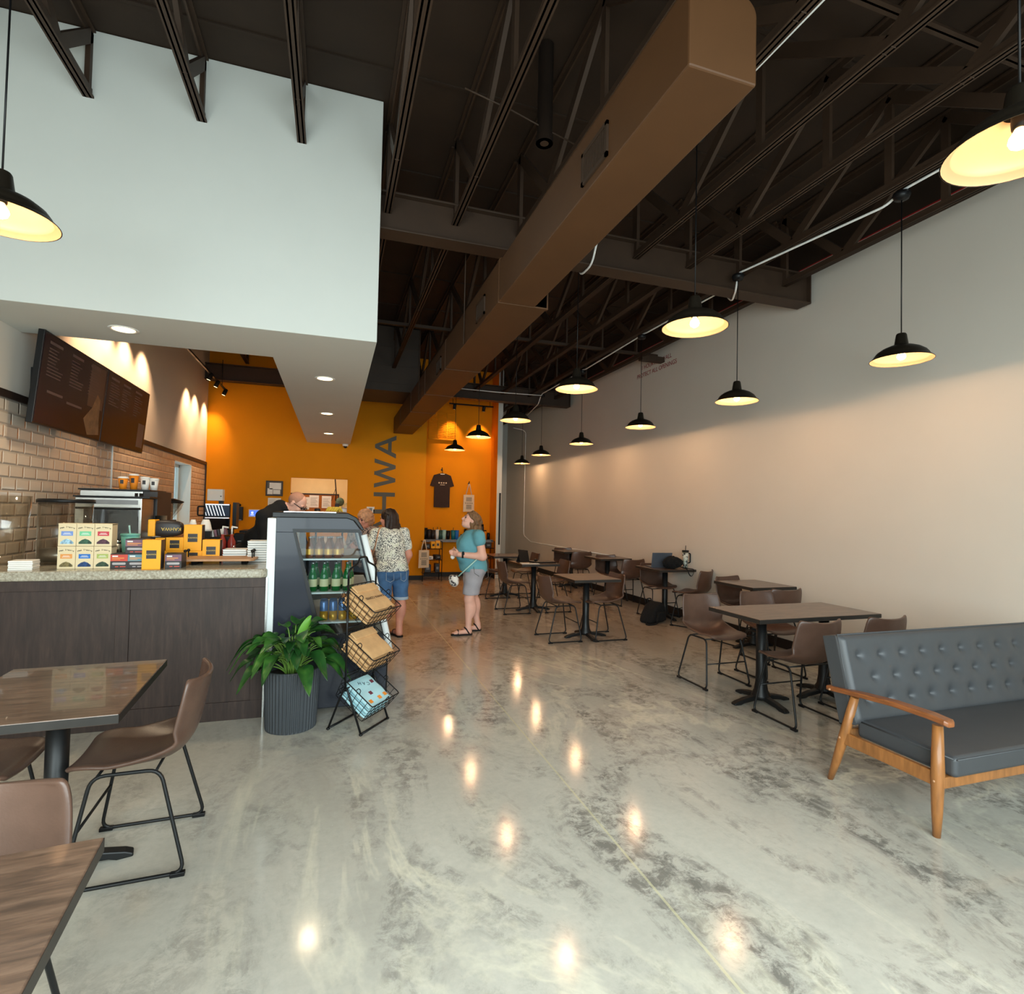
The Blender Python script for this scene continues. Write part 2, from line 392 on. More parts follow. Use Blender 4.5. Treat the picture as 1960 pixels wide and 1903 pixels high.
MB().box(t0+.03, wy0+.05, wz0+.05, t0+.036, wy1-.05, wz1-.05).build('window_glass', 'clear_glass', wo)
tr = MB().box(XL, YF, 2.345, XL+.022, YB, 2.405).box(XL, YB-.05, 0, XL+.022, YB, 2.345)
struct(tr.build('trim_1', 'trim_dark', bevel=.004), 'dark wood trim capping the wall tiles')
struct(MB().box(XL, 7.36, 1.0, XL+.008, 7.385, 2.345).build('trim_2', 'white_metal'), 'thin pale metal strip between tile fields')
# back wall with the kitchen pass-through
px0, px1, pz0, pz1 = -.86, .27, 1.12, 2.165
w = MB()
for a, b, z0, z1 in ((XL, px0, 0, ZC), (px1, 1.79, 0, ZC), (px0, px1, 0, pz0), (px0, px1, pz1, ZC)): w.box(a, YB, z0, b, YB+.14, z1)
w.box(1.79, YB, 0, 1.93, YA+.1, ZC)
struct(w.build('wall_back', 'paint_orange'), 'orange back wall with kitchen pass-through')
w = MB().box(1.9, YA, 0, 3.72, YA+.12, ZC).box(3.59, 12.2, 0, 3.6, YA, ZC)
struct(w.build('wall_alcove', 'paint_orange_lit'), 'bright orange wall of the recessed shop alcove')
struct(MB().box(3.6, 12.2, 0, 3.715, YK, ZC).build('wall_corridor', 'paint_white'), 'white end of wall beside alcove')
struct(MB().box(3.7, YK, 0, XR, YK+.12, ZC).build('wall_corridor_end', 'paint_white'), 'plain wall at the end of corridor')
vb = thing('vertical_bar', 'slim black vertical bar on the white wall end beside corridor', 'bar', (3.675,12.2,.78))
MB().box(-.018, -.03, 0, .018, -.012, 1.2).build('bar', 'black_satin', vb, bevel=.003); MB().box(-.012, -.012, .06, .012, -.0, .1).build('bracket', 'black_satin', vb); MB().box(-.012, -.012, 1.1, .012, -.0, 1.14).build('bracket', 'black_satin', vb)
kw = MB().box(-2.4, 14.3, 0, 1.6, 14.4, 3.2).box(-2.4, YB+.14, 2.9, 1.6, 14.3, 2.95).box(1.5, YB+.14, 0, 1.6, 14.3, 2.9).box(-2.4, YB+.14, 0, -2.3, 14.3, 2.9)
struct(kw.build('wall_kitchen', 'kitchen_plaster'), 'warm white kitchen wall behind the pass-through')
lamp('AREA', 'kitchen_light', (-.3,13.2,2.85), 26, (1,.80,.58), shape='RECTANGLE', size=1.6, size_y=.6)
# storefront wall behind the camera
w = MB()
for a, b in ((XL-.1, -2.38), (-.46, -.41), (1.51, 1.56), (3.48, XR)): w.box(a, YF-.1, 0, b, YF, ZC)
w.box(XL, YF-.1, 3.3, XR, YF, ZC).box(XL, YF-.1, 0, XR, YF, .2)
struct(w.build('wall_front', 'trim_dark'), 'storefront wall with window openings')
# baseboards
struct(MB().box(XR-.014, YF, 0, XR, YK, .115).build('baseboard_right', 'baseboard_black', bevel=.003))
struct(MB().box(XL, YB-.014, 0, 1.93, YB, .10).build('baseboard_back', 'baseboard_black', bevel=.003))
struct(MB().box(1.93, YA-.014, 0, 3.59, YA, .10).box(3.576, 12.2, 0, 3.59, YA, .10).build('baseboard_alcove', 'baseboard_black'))
# white bulkhead over the counter
b0, b1, bi, bf, bs, bz = XL, .297, -.565, 4.56, 5.38, 2.91
struct(MB().prism([(b0,bf),(b1,bf),(b1,YB),(bi,YB),(bi,bs),(b0,bs)], 'Z', bz, ZC-.005).build('bulkhead', 'paint_white', bevel=.004), 'white L-shaped bulkhead hanging over the counter')
# steel beams
def beam(yb, x0, x1, name, z=3.96, zt=4.30, fw=.2):
    m = MB().box(x0, yb-fw, z, x1, yb, z+.018).box(x0, yb-fw, zt-.018, x1, yb, zt).box(x0, yb-fw/2-.045, z+.018, x1, yb-fw/2+.045, zt-.018)
    m.box(x1-.012, yb-fw, z, x1, yb, zt)
    return struct(m.build(name, 'steel_brown', bevel=.004))
beam(4.955, .297, 5.04, 'steel_beam'); beam(11.58, .3, 5.06, 'steel_beam'); beam(11.95, XL, -.565, 'steel_beam', 3.98, 4.3)
# open web joists
def joist(x, y0, y1, zb, zt=ZC-.012, pitch=1.9, ph=0.0):
    m = MB(); ch = .065
    m.box(x-.034, y0, zb, x+.034, y1, zb+.014).box(x-.022, y0, zb, x-.010, y1, zb+ch).box(x+.010, y0, zb, x+.022, y1, zb+ch)
    m.box(x-.03, y0, zt-.014, x+.03, y1, zt).box(x-.006, y0, zt-ch, x+.006, y1, zt)
    y = y0 + ph
    while y < y1-.1:
        yc = min(y+pitch/2, y1); ye = min(y+pitch, y1)
        for a, b in (((y, zb+.03), (yc, zt-.03)), ((yc, zt-.03), (ye, zb+.03))):
            dy, dz = b[0]-a[0], b[1]-a[1]; L = math.hypot(dy, dz); n = (-dz/L*.042, dy/L*.042)
            m.prism([(a[0]+n[0],a[1]+n[1]),(b[0]+n[0],b[1]+n[1]),(b[0]-n[0],b[1]-n[1]),(a[0]-n[0],a[1]-n[1])], 'X', x-.016, x+.016)
        m.box(x-.014, yc-.03, zb+.03, x+.014, yc+.03, zt-.03)
        y += pitch
    return struct(m.build('ceiling_joist', 'steel_brown'))
for x in (.37, .97, 1.58, 2.20, 2.82, 3.44, 4.07, 4.70):
    joist(x, YF, 4.80, 4.12, ph=.26); joist(x, 4.9, 11.45, 4.12, ph=.2)
    if x > 3.8: joist(x, 11.55, 16.2, 4.12)
for x in (-.32, -1.02, -1.735): joist(x, YF, 4.56, 4.42, pitch=1.0); joist(x, 5.38, 12.1, 4.42)
m = MB()
for y, z in ((7.92, 4.19), (2.28, 4.5), (-.3, 4.5)):
    m.box(.37, y-.03, z, 5.1, y+.03, z+.012).box(.37, y-.006, z, 5.1, y+.006, z+.05)
m.box(4.7, 7.74, 4.07, XR, 7.86, 4.15)
struct(m.build('joist_bridging', 'steel_brown'))
# painted fire-wall notice, straight on the wall
sg = thing('wall_stencil', 'red stencilled fire wall notice high on the right wall', 'sign', (XR-.003, 8.0, 4.06))
text('lettering', '1 HOUR FIRE WALL', (0,0,.075), .105, 'red_paint', sg, (PI/2,0,-PI/2)); text('lettering', 'PROTECT ALL OPENINGS', (0,0,-.055), .105, 'red_paint', sg, (PI/2,0,-PI/2))

# ================================================================== CEILING THINGS
# main duct
du = thing('air_duct', 'long brown boxed air duct running beneath the roof joists', 'duct', (1.19,1.67,3.2))
def ductsec(w, h, y0, y1, r=.07):
    p = [(0,0),(w,0)] + [(w-r+r*math.cos(a), h-r+r*math.sin(a)) for a in [i*PI/16 for i in range(9)]] + [(r*.4-r*.4*math.sin(a), h-r*.4+r*.4*math.cos(a)) for a in [i*PI/8 for i in range(5)]]
    return MB().prism(p, 'Y', y0, y1)
ductsec(.305, .34, 0, 2.43).build('front_section', 'duct_brown', du, bevel=.008)
ductsec(.415, .36, 2.43, 10.4).build('rear_section', 'duct_brown', du, bevel=.008)
for y in (2.43, 4.6, 6.1, 7.6, 9.1): ductsec(.424, .365, y, y+.03).build('flange', 'duct_brown', du, (-.005,0,-.004))
for y in (.76, 2.98, 5.0):
    g = MB().box(-.012, y-.14, .05, 0, y+.14, .07).box(-.012, y-.14, .20, 0, y+.14, .22).box(-.012, y-.14, .05, 0, y-.12, .22).box(-.012, y+.12, .05, 0, y+.14, .22)
    for k in range(16): g.box(-.008, y-.115+k*.015, .07, -.001, y-.108+k*.015, .20)
    g.build('vent_grille', 'steel_brown', du)
for y in (3.6, 6.6):
    MB().tube([(-.012,y,0),(-.012,y,1.68)], .006, 6).build('hanger', 'steel_brown', du)
b = thing('transverse_duct', 'wide grey-brown duct box beside bulkhead above main duct', 'duct', (.305,10.1,3.7))
MB().box(0, 0, 0, 1.13, 1.2, 1.19).build('housing', 'duct_grey_brown', b, bevel=.02)
m = MB()
for z in (.0, .14, .46, .8): m.box(-.0, -.012, z, 1.135, .01, z+.025)
m.build('seam', 'duct_grey_brown', b)
p = thing('vent_pipe', 'short brown round pipe hanging from the deck', 'pipe', (1.36,3.6,4.2))
MB().cyl((0,0,0), .055, 0, .71, 20).build('tube', 'steel_brown', p); MB().cyl((0,0,0), .062, -.01, .03, 20).build('end_cap', 'steel_brown', p)
tag(MB().tube([(.75,3.5,4.36),(1.1,3.55,4.33),(1.36,3.6,4.30),(1.6,3.6,4.24)], .006, 6).build('ceiling_cable', 'steel_brown'), 'thin cable looping past the hanging brown pipe', 'cable')
# pendants
def make_pendant():
    t = thing('pendant_lamp', '', 'lamp')
    MB().lathe([(1e-4,1.33),(.058,1.33),(.062,1.31),(.05,1.28),(.012,1.27),(1e-4,1.27)], 24).build('canopy', 'black_satin', t)
    MB().tube([(0,0,.2),(0,0,1.28)], .0045, 6).build('cord', 'black_satin', t)
    prof = [(.012,.215),(.03,.21),(.036,.20),(.047,.125),(.052,.118),(.085,.108),(.13,.088),(.165,.062),(.182,.038),(.186,.026),(.190,.024),(.212,.004),(.214,0)]
    MB().lathe(prof, 40).build('shade', 'shade_bronze', t)
    MB().lathe([(r-.004 if r > .02 else r, z-.004 if z > .01 else z+.0005) for r, z in prof[3:]], 40).build('shade_lining', 'shade_white', t)
    MB().lathe([(.022,.12),(.024,.095),(.022,.07),(1e-4,.07)], 16).build('socket', 'black_satin', t)
    MB().lathe([(.012,.072),(.018,.06),(.029,.042),(.032,.028),(.026,.012),(.012,.002),(1e-4,0)], 16).build('light_bulb', 'bulb', t)
    l = lamp('POINT', 'bulb_light', (0,0,.022), 60, WARM, shadow_soft_size=.035); l.parent = t
    return t
PEND = [(4.19,3.10,'pendant lamp hanging nearest along the right wall'),(3.95,4.655,'second pendant out from camera along the right wall, by the steel beam'),(4.15,6.86,'third pendant along the right wall, left of the wall stencil'),(4.22,8.98,'fourth pendant along the right wall, above the tables'),
 (4.28,11.15,'fifth pendant along the right wall, near corridor'),(4.60,13.35,'smallest farthest pendant, at the mouth of corridor'),
 (2.25,3.06,'low pendant in the middle showing its bright bulb and white inside'),(2.30,5.03,'middle row pendant beneath the steel beam, seen from below'),(2.34,7.10,'middle row pendant in front of the white wall end'),(2.30,8.97,'higher of the two pendants against the orange alcove'),(2.35,11.1,'lower of the two pendants against the orange alcove'),
 (2.15,1.19,'pendant cut by the right edge of picture'),(-1.44,2.98,'pendant cut by the left edge, in front of white bulkhead')]
P0 = make_pendant()
for i, (x, y, lab) in enumerate(PEND):
    if i == 0: P0.location = (x,y,2.80); P0['label'] = lab; P0['group'] = 'dark barn pendants with warm bulbs'
    else:
        q = dup(P0, (x,y,2.745 if i == 1 else 2.80), 0, lab)
        if y < 4:                       # the lamps nearest the windows are dimmed to even out floor and wall
            for ch in q.children:
                if ch.type == 'LIGHT': ch.data = ch.data.copy(); ch.data.energy = 24 if y < 2 else 44
for ch in P0.children:
    if ch.type == 'LIGHT': ch.data = ch.data.copy(); ch.data.energy = 42
# conduits feeding them
def cond(pts, lab): tag(MB().tube(fillet(pts, .12, 4), .010, 8).build('conduit', 'conduit_white'), lab, 'conduit')
cond([(4.21,-1.8,4.13),(4.19,3.1,4.15),(4.19,3.22,4.095),(3.97,4.56,4.095),(3.95,4.655,4.095),(3.98,4.72,3.945),(4.16,5.0,3.94),(4.16,5.15,4.13),(4.15,6.74,4.13),(4.15,6.86,4.15),(4.15,6.98,4.13),(4.22,8.86,4.13),(4.22,8.98,4.15),(4.22,9.1,4.13),(4.24,11.1,4.13),(4.25,11.3,3.945),(4.3,11.66,3.94),(4.6,13.3,3.95)], 'thin white conduit linking the lamps along the right wall')
cond([(2.27,-1.8,4.145),(2.25,3.06,4.145),(2.29,4.6,4.14),(2.30,4.72,3.945),(2.30,4.99,3.945),(2.30,5.06,4.12),(2.34,11.1,4.14)], 'thin white conduit linking the middle lamps beside air duct')
cond([(2.4,11.15,4.10),(3.3,11.12,4.09),(4.24,11.1,4.10)], 'white cable crossing beneath the joists at the back')
cond([(4.72,14.5,3.9),(5.0,14.5,3.86),(5.09,14.5,3.8),(5.09,14.5,.9),(5.09,13.9,.75),(5.09,9.3,.75)], 'white surface conduit running down and along the right wall')
# recessed downlights
def downlight(x, y, lab):
    t = thing('recessed_downlight', lab, 'ceiling light', (x,y,bz), 0, 'round downlights in the bulkhead')
    MB().lathe([(.074,.004),(.082,-.004),(.098,-.006),(.104,0),(.104,.004)], 32).build('trim_ring', 'white_plastic', t)
    MB().lathe([(1e-4,-.002),(.076,-.002),(.076,.004)], 32).build('lens', 'down_lens', t)
    l = lamp('SPOT', 'downlight_beam', (0,0,-.02), 60, (1,.78,.52), spot_size=2.3, spot_blend=.8, shadow_soft_size=.07); l.parent = t
for x, y, lab in ((-1.6,4.98,'downlight on the front run of bulkhead, over the counter'),(-.125,6.06,'nearest downlight on the long run of bulkhead'),(-.13,8.31,'middle downlight on the long run of bulkhead'),(-.126,10.53,'farthest downlight on the bulkhead, near orange wall')): downlight(x, y, lab)
t = thing('dome_camera', 'small white dome security camera below the bulkhead corner', 'camera', (.2,12.08,2.905))
MB().lathe([(1e-4,0),(.062,0),(.062,-.03),(.05,-.045),(1e-4,-.045)], 24).build('housing', 'white_plastic', t)
MB().ball((0,0,-.045), .042, 10).build('dome', 'black_gloss', t)
# track lighting
def track(name, lab, p0, p1, heads, aim, en, hl, size=.62):
    t = thing(name, lab, 'track light', p0); d = Vector(p1)-Vector(p0)
    MB().tube([(0,0,0), tuple(d)], .02, 4).build('rail', 'black_satin', t)
    for s in (.08, .92): MB().tube([tuple(d*s), tuple(d*s+Vector((0,0,.5)))], .006, 6).build('hanger', 'black_satin', t)
    for s in heads:
        o = d*s; a = Vector(aim).normalized(); q = o + Vector((0,0,-.06))
        h = MB().tube([tuple(o), tuple(q)], .008, 6)
        h.tube([tuple(q-a*.07), tuple(q-a*.06), tuple(q+a*.03), tuple(q+a*.06)], [.02,.036,.038,.038], 14).build('spot_head', 'black_satin', t)
        MB().tube([tuple(q+a*.061), tuple(q+a*.063)], .03, 14).build('spot_lens', 'down_lens', t)
        l = lamp('SPOT', 'track_beam', tuple(q+a*.08), en, WARM, Vector(a).to_track_quat('-Z', 'Y').to_euler(), spot_size=size, spot_blend=1.0, shadow_soft_size=.02); l.parent = t
track('track_light', 'black track with spotlights along the tiled wall', (-2.08,6.2,3.82), (-2.08,12.0,3.82), (.05,.14,.24,.35,.74,.84,.97), (-.42,.06,-1), 110, '', 1.5)
track('track_light', 'black track with two spotlights above the orange alcove', (2.45,12.3,4.0), (3.5,12.3,4.0), (.12,.78), (0,.55,-1), 70, '', 1.1)

# ================================================================== TABLES AND CHAIRS
def ped(t, cx=0, cy=0, h=.70, r=.041, foot=.28, ang=0):
    MB().lathe([(1e-4,0),(r*1.9,0),(r*1.85,.03),(r*1.35,.07),(r*1.08,.14),(r,.22),(r,h-.02),(1e-4,h-.02)], 24, (cx,cy,.035)).build('column', 'black_metal', t)
    MB().box(cx-.11, cy-.11, h+.005, cx+.11, cy+.11, h+.014).build('top_plate', 'black_metal', t)
    for k in range(4):
        M = Matrix.Translation((cx,cy,0)) @ Matrix.Rotation(ang+k*PI/2, 4, 'Z')
        m = MB().prism([(.03,.07),(.16,.052),(foot-.03,.03),(foot,.016),(foot,0),(foot-.06,0),(foot-.09,.012),(.03,.03)], 'Y', -.026, .026, 0, M)
        m.build('foot', 'black_metal', t, bevel=.006)
def make_table(w, d, lab, group, loc, rz, peds=((0,0),), ang=0, h=.755):
    t = thing('cafe_table', lab, 'table', loc, rz, group)
    MB().box(-w/2, -d/2, h-.036, w/2, d/2, h, 0).build('tabletop', 'table_wood', t, bevel=.003)
    MB().box(-w/2-.001, -d/2-.001, h-.034, w/2+.001, -d/2+.003, h-.003).box(-w/2-.001, d/2-.003, h-.034, w/2+.001, d/2+.001, h-.003).box(-w/2-.001, -d/2, h-.034, -w/2+.003, d/2, h-.003).box(w/2-.003, -d/2, h-.034, w/2+.001, d/2, h-.003).build('edge_band', 'table_edge', t)
    for c in peds: ped(t, c[0], c[1], h-.05, ang=ang)
    return t
TG = 'dark wood topped cafe tables'
T1 = make_table(1.27, .60, 'long four-seat wood table behind the grey sofa', TG, (3.79,3.74,0), 0, ((-.34,0),(.34,0)))
TS = make_table(.62, .66, 'small wood table with tan top standing alone in the aisle, chairs left and right', TG, (3.05,6.27,0), 0, ang=0)
TABS = [(4.80,5.33,'small table against the right wall, nearest behind the long table'),(4.80,7.17,'table against the right wall holding laptop and furry bag'),(4.80,9.0,'bare table against the right wall beyond the laptop table'),(4.80,10.6,'farthest bare table against the right wall'),
 (3.05,8.17,'aisle table holding a tablet, notebook and papers'),(3.03,9.62,'farthest aisle table, beside the woman in teal')]
for x, y, lab in TABS: dup(TS, (x,y,0), 0, lab)
TL1 = make_table(.62, .79, 'dark wood table in front of counter panel at left', TG, (-1.07,2.785,0), math.radians(3), ang=.2, h=.765)
TL2 = make_table(.62, .80, 'nearest wood table, cut by the lower left corner', TG, (-.765,1.11,0), math.radians(5), ang=0, h=.765)

def make_chair():
    t = thing('bucket_chair', '', 'chair')
    prof = [(-.232,.438,.335),(-.222,.452,.375),(-.20,.461,.405),(-.15,.464,.43),(-.08,.456,.447),(0,.448,.455),(.07,.447,.46),(.125,.456,.462),(.165,.480,.46),(.192,.515,.458),(.208,.56,.455),(.219,.61,.452),(.229,.66,.446),(.239,.71,.436),(.246,.75,.424),(.251,.782,.405),(.253,.80,.375)]
    n = len(prof)-1
    def fn(u, v):
        k = v*n; i = min(int(k), n-1); f = k-i; a, b = prof[i], prof[i+1]
        y, z, w = (a[j]*(1-f)+b[j]*f for j in range(3)); q = 2*u-1; x = q*w/2
        tt = min(1, max(0, (y+.10)/.25)); bk = min(1, max(0, (z-.46)/.12))
        lift = .018*q*q*(1-bk) + .05*abs(q)**3*math.sin(PI*min(1, max(0, (v-.25)/.45)))
        y -= .062*bk*q*q; z += lift*(1-bk*.6)
        if v > .9: z -= .018*(1-q*q)*(v-.9)/.1
        return (x, y, z)
    MB().grid(fn, 16, 32).build('seat_shell', 'leather_brown', t, solid=.02, sub=1)
    r = .0078
    for s in (-1, 1):
        p = [(s*.185,-.14,.432),(s*.235,-.215,.012),(s*.235,.215,.012),(s*.19,.105,.432)]
        MB().tube(fillet(p, .05, 5, True), r, 8, closed=True).build('side_frame', 'black_metal', t)
        for y in (-.195, .19):
            MB().cbox((s*.235,y,.009), (.024,.055,.018)).build('glide', 'black_satin', t, bevel=.003)
    MB().tube([(-.209,-.178,.222),(.209,-.178,.222)], .006, 8).build('stretcher', 'black_metal', t)
    MB().tube([(-.186,-.12,.43),(.186,-.12,.43)], .006, 8).build('seat_bar', 'black_metal', t); MB().tube([(-.19,.09,.43),(.19,.09,.43)], .006, 8).build('seat_bar', 'black_metal', t)
    return t
CG = 'brown leather bucket chairs'
CH0 = make_chair(); CH0['group'] = CG; _first = [True]
def chair(x, y, rz, lab):
    if _first[0]: CH0.location = (x,y,0); CH0.rotation_euler = (0,0,rz); CH0['label'] = lab; _first[0] = False
    else: dup(CH0, (x,y,0), rz, lab)
N, S_, E_, Wd = PI, 0, PI/2, -PI/2      # facing +Y, -Y, +X, -X
chair(-.775, 2.86, Wd+.04, 'brown chair with wire legs at right of the left dark table')
chair(-1.42, 2.84, E_, 'brown chair at the left frame edge, its seat under the left dark table')
chair(-.865, 1.61, S_, 'brown chair back rising behind the nearest table, lower left')
chair(3.42, 4.31, S_, 'brown chair at left end of the long table, seat facing camera')
chair(4.13, 4.36, S_, 'brown chair behind the middle of the long table')
chair(3.465, 3.365, N, 'brown chair on the near side of the long table, back to camera')
chair(4.15, 3.37, N, 'brown chair mostly hidden behind the grey sofa, top of back showing')
chair(2.67, 6.26, E_, 'brown chair left of the lone aisle table, facing right')
chair(3.26, 6.22, Wd, 'brown chair right of the lone aisle table, facing left')
chair(2.68, 8.09, E_, 'brown chair left of the tablet table, behind the woman in teal')
chair(3.36, 8.10, Wd, 'brown chair right of the tablet table')
chair(2.80, 9.58, E_, 'far chair half hidden behind the woman in teal')
chair(3.40, 9.55, Wd, 'far chair seat showing beneath the tablet table')
def wallchair(px, py, near, lab, rz=0):
    p = at(px, py, Z=.80)
    chair(min(p.x, 4.86), p.y + (.24 if near else -.24), (N if near else S_)+rz, lab)
wallchair(1391, 1101, 0, 'dark chair back left of small wall table nearest the long table', .15)
wallchair(1512, 1127, 1, 'chair back between the long table and small wall table')
wallchair(1244, 1076, 0, 'chair left of laptop table with a black folder on its seat')
wallchair(1360, 1092, 1, 'chair right of laptop table, turned sideways', .5)
wallchair(1157, 1061, 0, 'chair left of the bare wall table beyond laptop table')
wallchair(1217, 1070, 1, 'chair right of the bare wall table beyond laptop table')
wallchair(1076, 1047.5, 0, 'farthest chair, left of the farthest wall table')
wallchair(1116, 1056, 1, 'chair right of the farthest wall table, back to camera')

# ================================================================== SOFA
sf = thing('tufted_sofa', 'grey tufted leather sofa with wooden frame at right edge', 'sofa', (2.86,1.90,0))
SW = 1.80
# backrest: leaning slab with deep buttons
bt = math.radians(14); bz0, bh = .37, .50; by0 = .50
RB = Matrix.Translation((0, by0, bz0)) @ Matrix.Rotation(-bt, 4, 'X')
btn = []
for r_, zz in enumerate((.375, .25, .125)):
    n_ = 10
    for k in range(n_ + (0 if r_ % 2 == 0 else -1)): btn.append((.12 + k*(SW-.24)/(n_-1) + (0 if r_ % 2 == 0 else (SW-.24)/(n_-1)/2), zz))
bx = np.array(btn)
def bfront(u, v):
    x, z = u*SW, v*bh
    d2 = (bx[:,0]-x)**2 + (bx[:,1]-z)**2
    dim = float(np.max(np.exp(-np.sqrt(d2)/.016)*.030 + np.exp(-d2/.0025)*.008))
    edge = min(1, min(u, 1-u)*SW/.03)**.5 * min(1, min(v, 1-v)*bh/.03)**.5
    return (x, -.035*edge - .012 + dim*edge, z)
m = MB().grid(bfront, 180, 56, 0, True, RB)
m.box(0, -.012, 0, SW, .085, bh, 0, RB)
br = m.build('backrest', 'leather_grey', sf, bevel=.006)
for x, z in btn:
    q = RB @ Vector((x, -.016, z)); MB().ball((q.x,q.y,q.z), .009, 6, 0, (1,.6,1)).build('button', 'leather_grey', br)
pp = [RB @ Vector(p) for p in ((.004,-.018,0),(.004,-.018,bh),(SW-.004,-.018,bh),(SW-.004,-.018,0))]
MB().tube(pp, .005, 6).build('piping', 'leather_grey', br)
MB().box(.035, -.03, .30, SW-.035, .50, .405).build('seat_cushion', 'leather_grey', sf, bevel=.025)
for pg in sf.children[-1].data.polygons: pg.use_smooth = True
for md in sf.children[-1].modifiers: md.segments = 5; md.harden_normals = True
MB().tube([(.045,-.03,.392),(SW-.045,-.03,.392)], .004, 6).tube([(.037,-.02,.392),(.037,.48,.392)], .004, 6).build('seat_piping', 'leather_grey', sf)
for s, x in ((-1, 0.0), (1, SW)):
    MB().tube([(x,.035,.0),(x,.033,.12),(x,.03,.3),(x,.03,.545)], [.017,.024,.030,.023], 14).build('front_leg', 'sofa_wood', sf)
    MB().tube([(x,.64,.0),(x,.60,.12),(x,.545,.30),(x,.48,.535)], [.016,.023,.028,.022], 14).build('rear_leg', 'sofa_wood', sf)
    MB().box(x-.014, .04, .245, x+.014, .56, .315).build('side_rail', 'sofa_wood', sf, bevel=.005)
    def arm(u, v):
        pass
    prof = [(-.035,.552,.022),(-.02,.56,.034),(.06,.566,.037),(.25,.563,.034),(.42,.548,.031),(.60,.528,.026),(.66,.522,.018)]
    m = MB(); vs = []
    for (y, z, w) in prof: vs += [(x-w,y,z),(x+w,y,z),(x+w,y,z+.028),(x-w,y,z+.028)]
    fs = [(0,1,2,3)] + [(4*i+j, 4*i+(j+1) % 4, 4*i+4+(j+1) % 4, 4*i+4+j) for i in range(len(prof)-1) for j in range(4)] + [(4*len(prof)-4+3, 4*len(prof)-4+2, 4*len(prof)-4+1, 4*len(prof)-4)]
    m.raw(vs, fs).build('armrest', 'sofa_wood_arm', sf, bevel=.008)
    for (y, z) in ((.03,.275),(.555,.28),(.625,.535)):
        MB().ball((x-s*0-.026 if s < 0 else x+.026, y, z), .007, 6).build('dowel_cap', 'board_wood', sf)
MB().box(0, -.0, .245, SW, .03, .30).build('front_rail', 'sofa_wood', sf, bevel=.005)
MB().box(0, .53, .27, SW, .56, .33).build('rear_rail', 'sofa_wood', sf, bevel=.005)

# things on the right-hand tables
TH = .755
lp = thing('laptop', 'open grey laptop on the table by the right wall', 'laptop', (4.73,7.17,TH), math.radians(-8))
MB().box(-.16, -.0, 0, .16, .22, .014).build('base', 'laptop_grey', lp, bevel=.004)
MB().box(-.16, -.006, 0, .16, .002, .215, 0, Matrix.Translation((0,.0,.014)) @ Matrix.Rotation(.16, 4, 'X')).build('screen', 'laptop_grey', lp, bevel=.003)
fb = thing('furry_bag', 'black furry handbag slumped in front of the laptop', 'bag', (4.80,6.99,TH))
def blob(sx, sy, sz, k, seed=1, n=(28,16), fl=True):
    rs = np.random.RandomState(seed); ph = rs.rand(8)*6
    def fn(u, v):
        a, b = 2*PI*u, PI*v
        d = 1 + k*(math.sin(3*a+ph[0])*math.sin(2*b+ph[1]) + .6*math.sin(7*a+ph[2])*math.sin(5*b+ph[3]) + .4*math.sin(11*a+ph[4]+3*b))
        z = -math.cos(b)*sz*d + sz
        return (sx*d*math.sin(b)*math.cos(a), sy*d*math.sin(b)*math.sin(a), max(0, z))
    return MB().grid(fn, n[0]*2, n[1]*2)
blob(.155, .105, .09, .10, 3).build('body', 'fur_black', fb)
MB().tube(fillet([(.10,-.03,.04),(.15,-.155,.012),(.17,-.178,-.07),(.205,-.18,-.10),(.24,-.178,-.06),(.265,-.165,.008),(.20,-.05,.012)], .03), .008, 8, flat=.4).build('strap', 'black_fabric', fb)
tb = thing('glass_mug', 'clear patterned tumbler with handle, lid and straw beside laptop', 'mug', (5.02,6.98,TH+.0))
MB().lathe([(1e-4,.0),(.036,.0),(.04,.06),(.046,.25),(.043,.25),(.037,.01),(1e-4,.01)], 24).build('cup', 'clear_glass', tb)
MB().lathe([(1e-4,.012),(.035,.012),(.044,.235),(1e-4,.235)], 20).build('ice_drink', 'floral_pouch', tb)
MB().lathe([(1e-4,.275),(.05,.275),(.05,.25),(1e-4,.25)], 20).build('lid', 'black_satin', tb)
MB().tube([(0,0,.27),(.004,0,.345)], .005, 8).build('straw', 'black_satin', tb)
MB().tube(fillet([(.044,0,.23),(.085,0,.225),(.085,0,.09),(.04,0,.085)], .02), .010, 8).build('handle', 'black_satin', tb)
bp = thing('backpack', 'black backpack lying on the floor under the laptop table', 'bag', (4.44,6.93,0), .4)
m = MB().prism([(-.21,.0),(.17,.0),(.21,.09),(.15,.25),(.06,.30),(-.06,.25),(-.16,.12)], 'Y', -.12, .11); m.sm = [True]*len(m.sm); o = m.build('body', 'black_fabric', bp, bevel=.055)
for md in o.modifiers: md.segments = 4
m = MB().prism([(-.12,.03),(.12,.03),(.11,.15),(-.06,.17)], 'Y', -.16, -.11); m.build('front_pocket', 'black_fabric', bp, bevel=.02)
MB().tube(fillet([(-.12,-.02,.03),(-.26,-.06,.012),(-.30,-.13,.01),(-.20,-.17,.01),(-.02,-.13,.03)], .05), .016, 8, flat=.35).build('strap', 'black_fabric', bp)
MB().tube(fillet([(.02,.1,.27),(.02,.11,.32),(.08,.09,.32),(.09,.08,.25)], .02), .009, 6).build('top_loop', 'black_fabric', bp)
tag(MB().box(-.13, -.10, 0, .13, .10, .022).build('folder', 'black_satin', None, (4.86,7.62,.474), (0,0,.2), bevel=.004), 'black folder lying on the chair seat by laptop table', 'folder')
tp = thing('tablet_stand', 'dark tablet folded open on the aisle table, tilted back', 'tablet', (2.93,8.22,TH), .5)
MB().box(-.11, -.005, 0, .11, .005, .20, 0, Matrix.Translation((-.02,0,.0)) @ Matrix.Rotation(-.35, 4, 'X') @ Matrix.Rotation(.12, 4, 'Y')).build('tablet', 'black_satin', tp, bevel=.003)
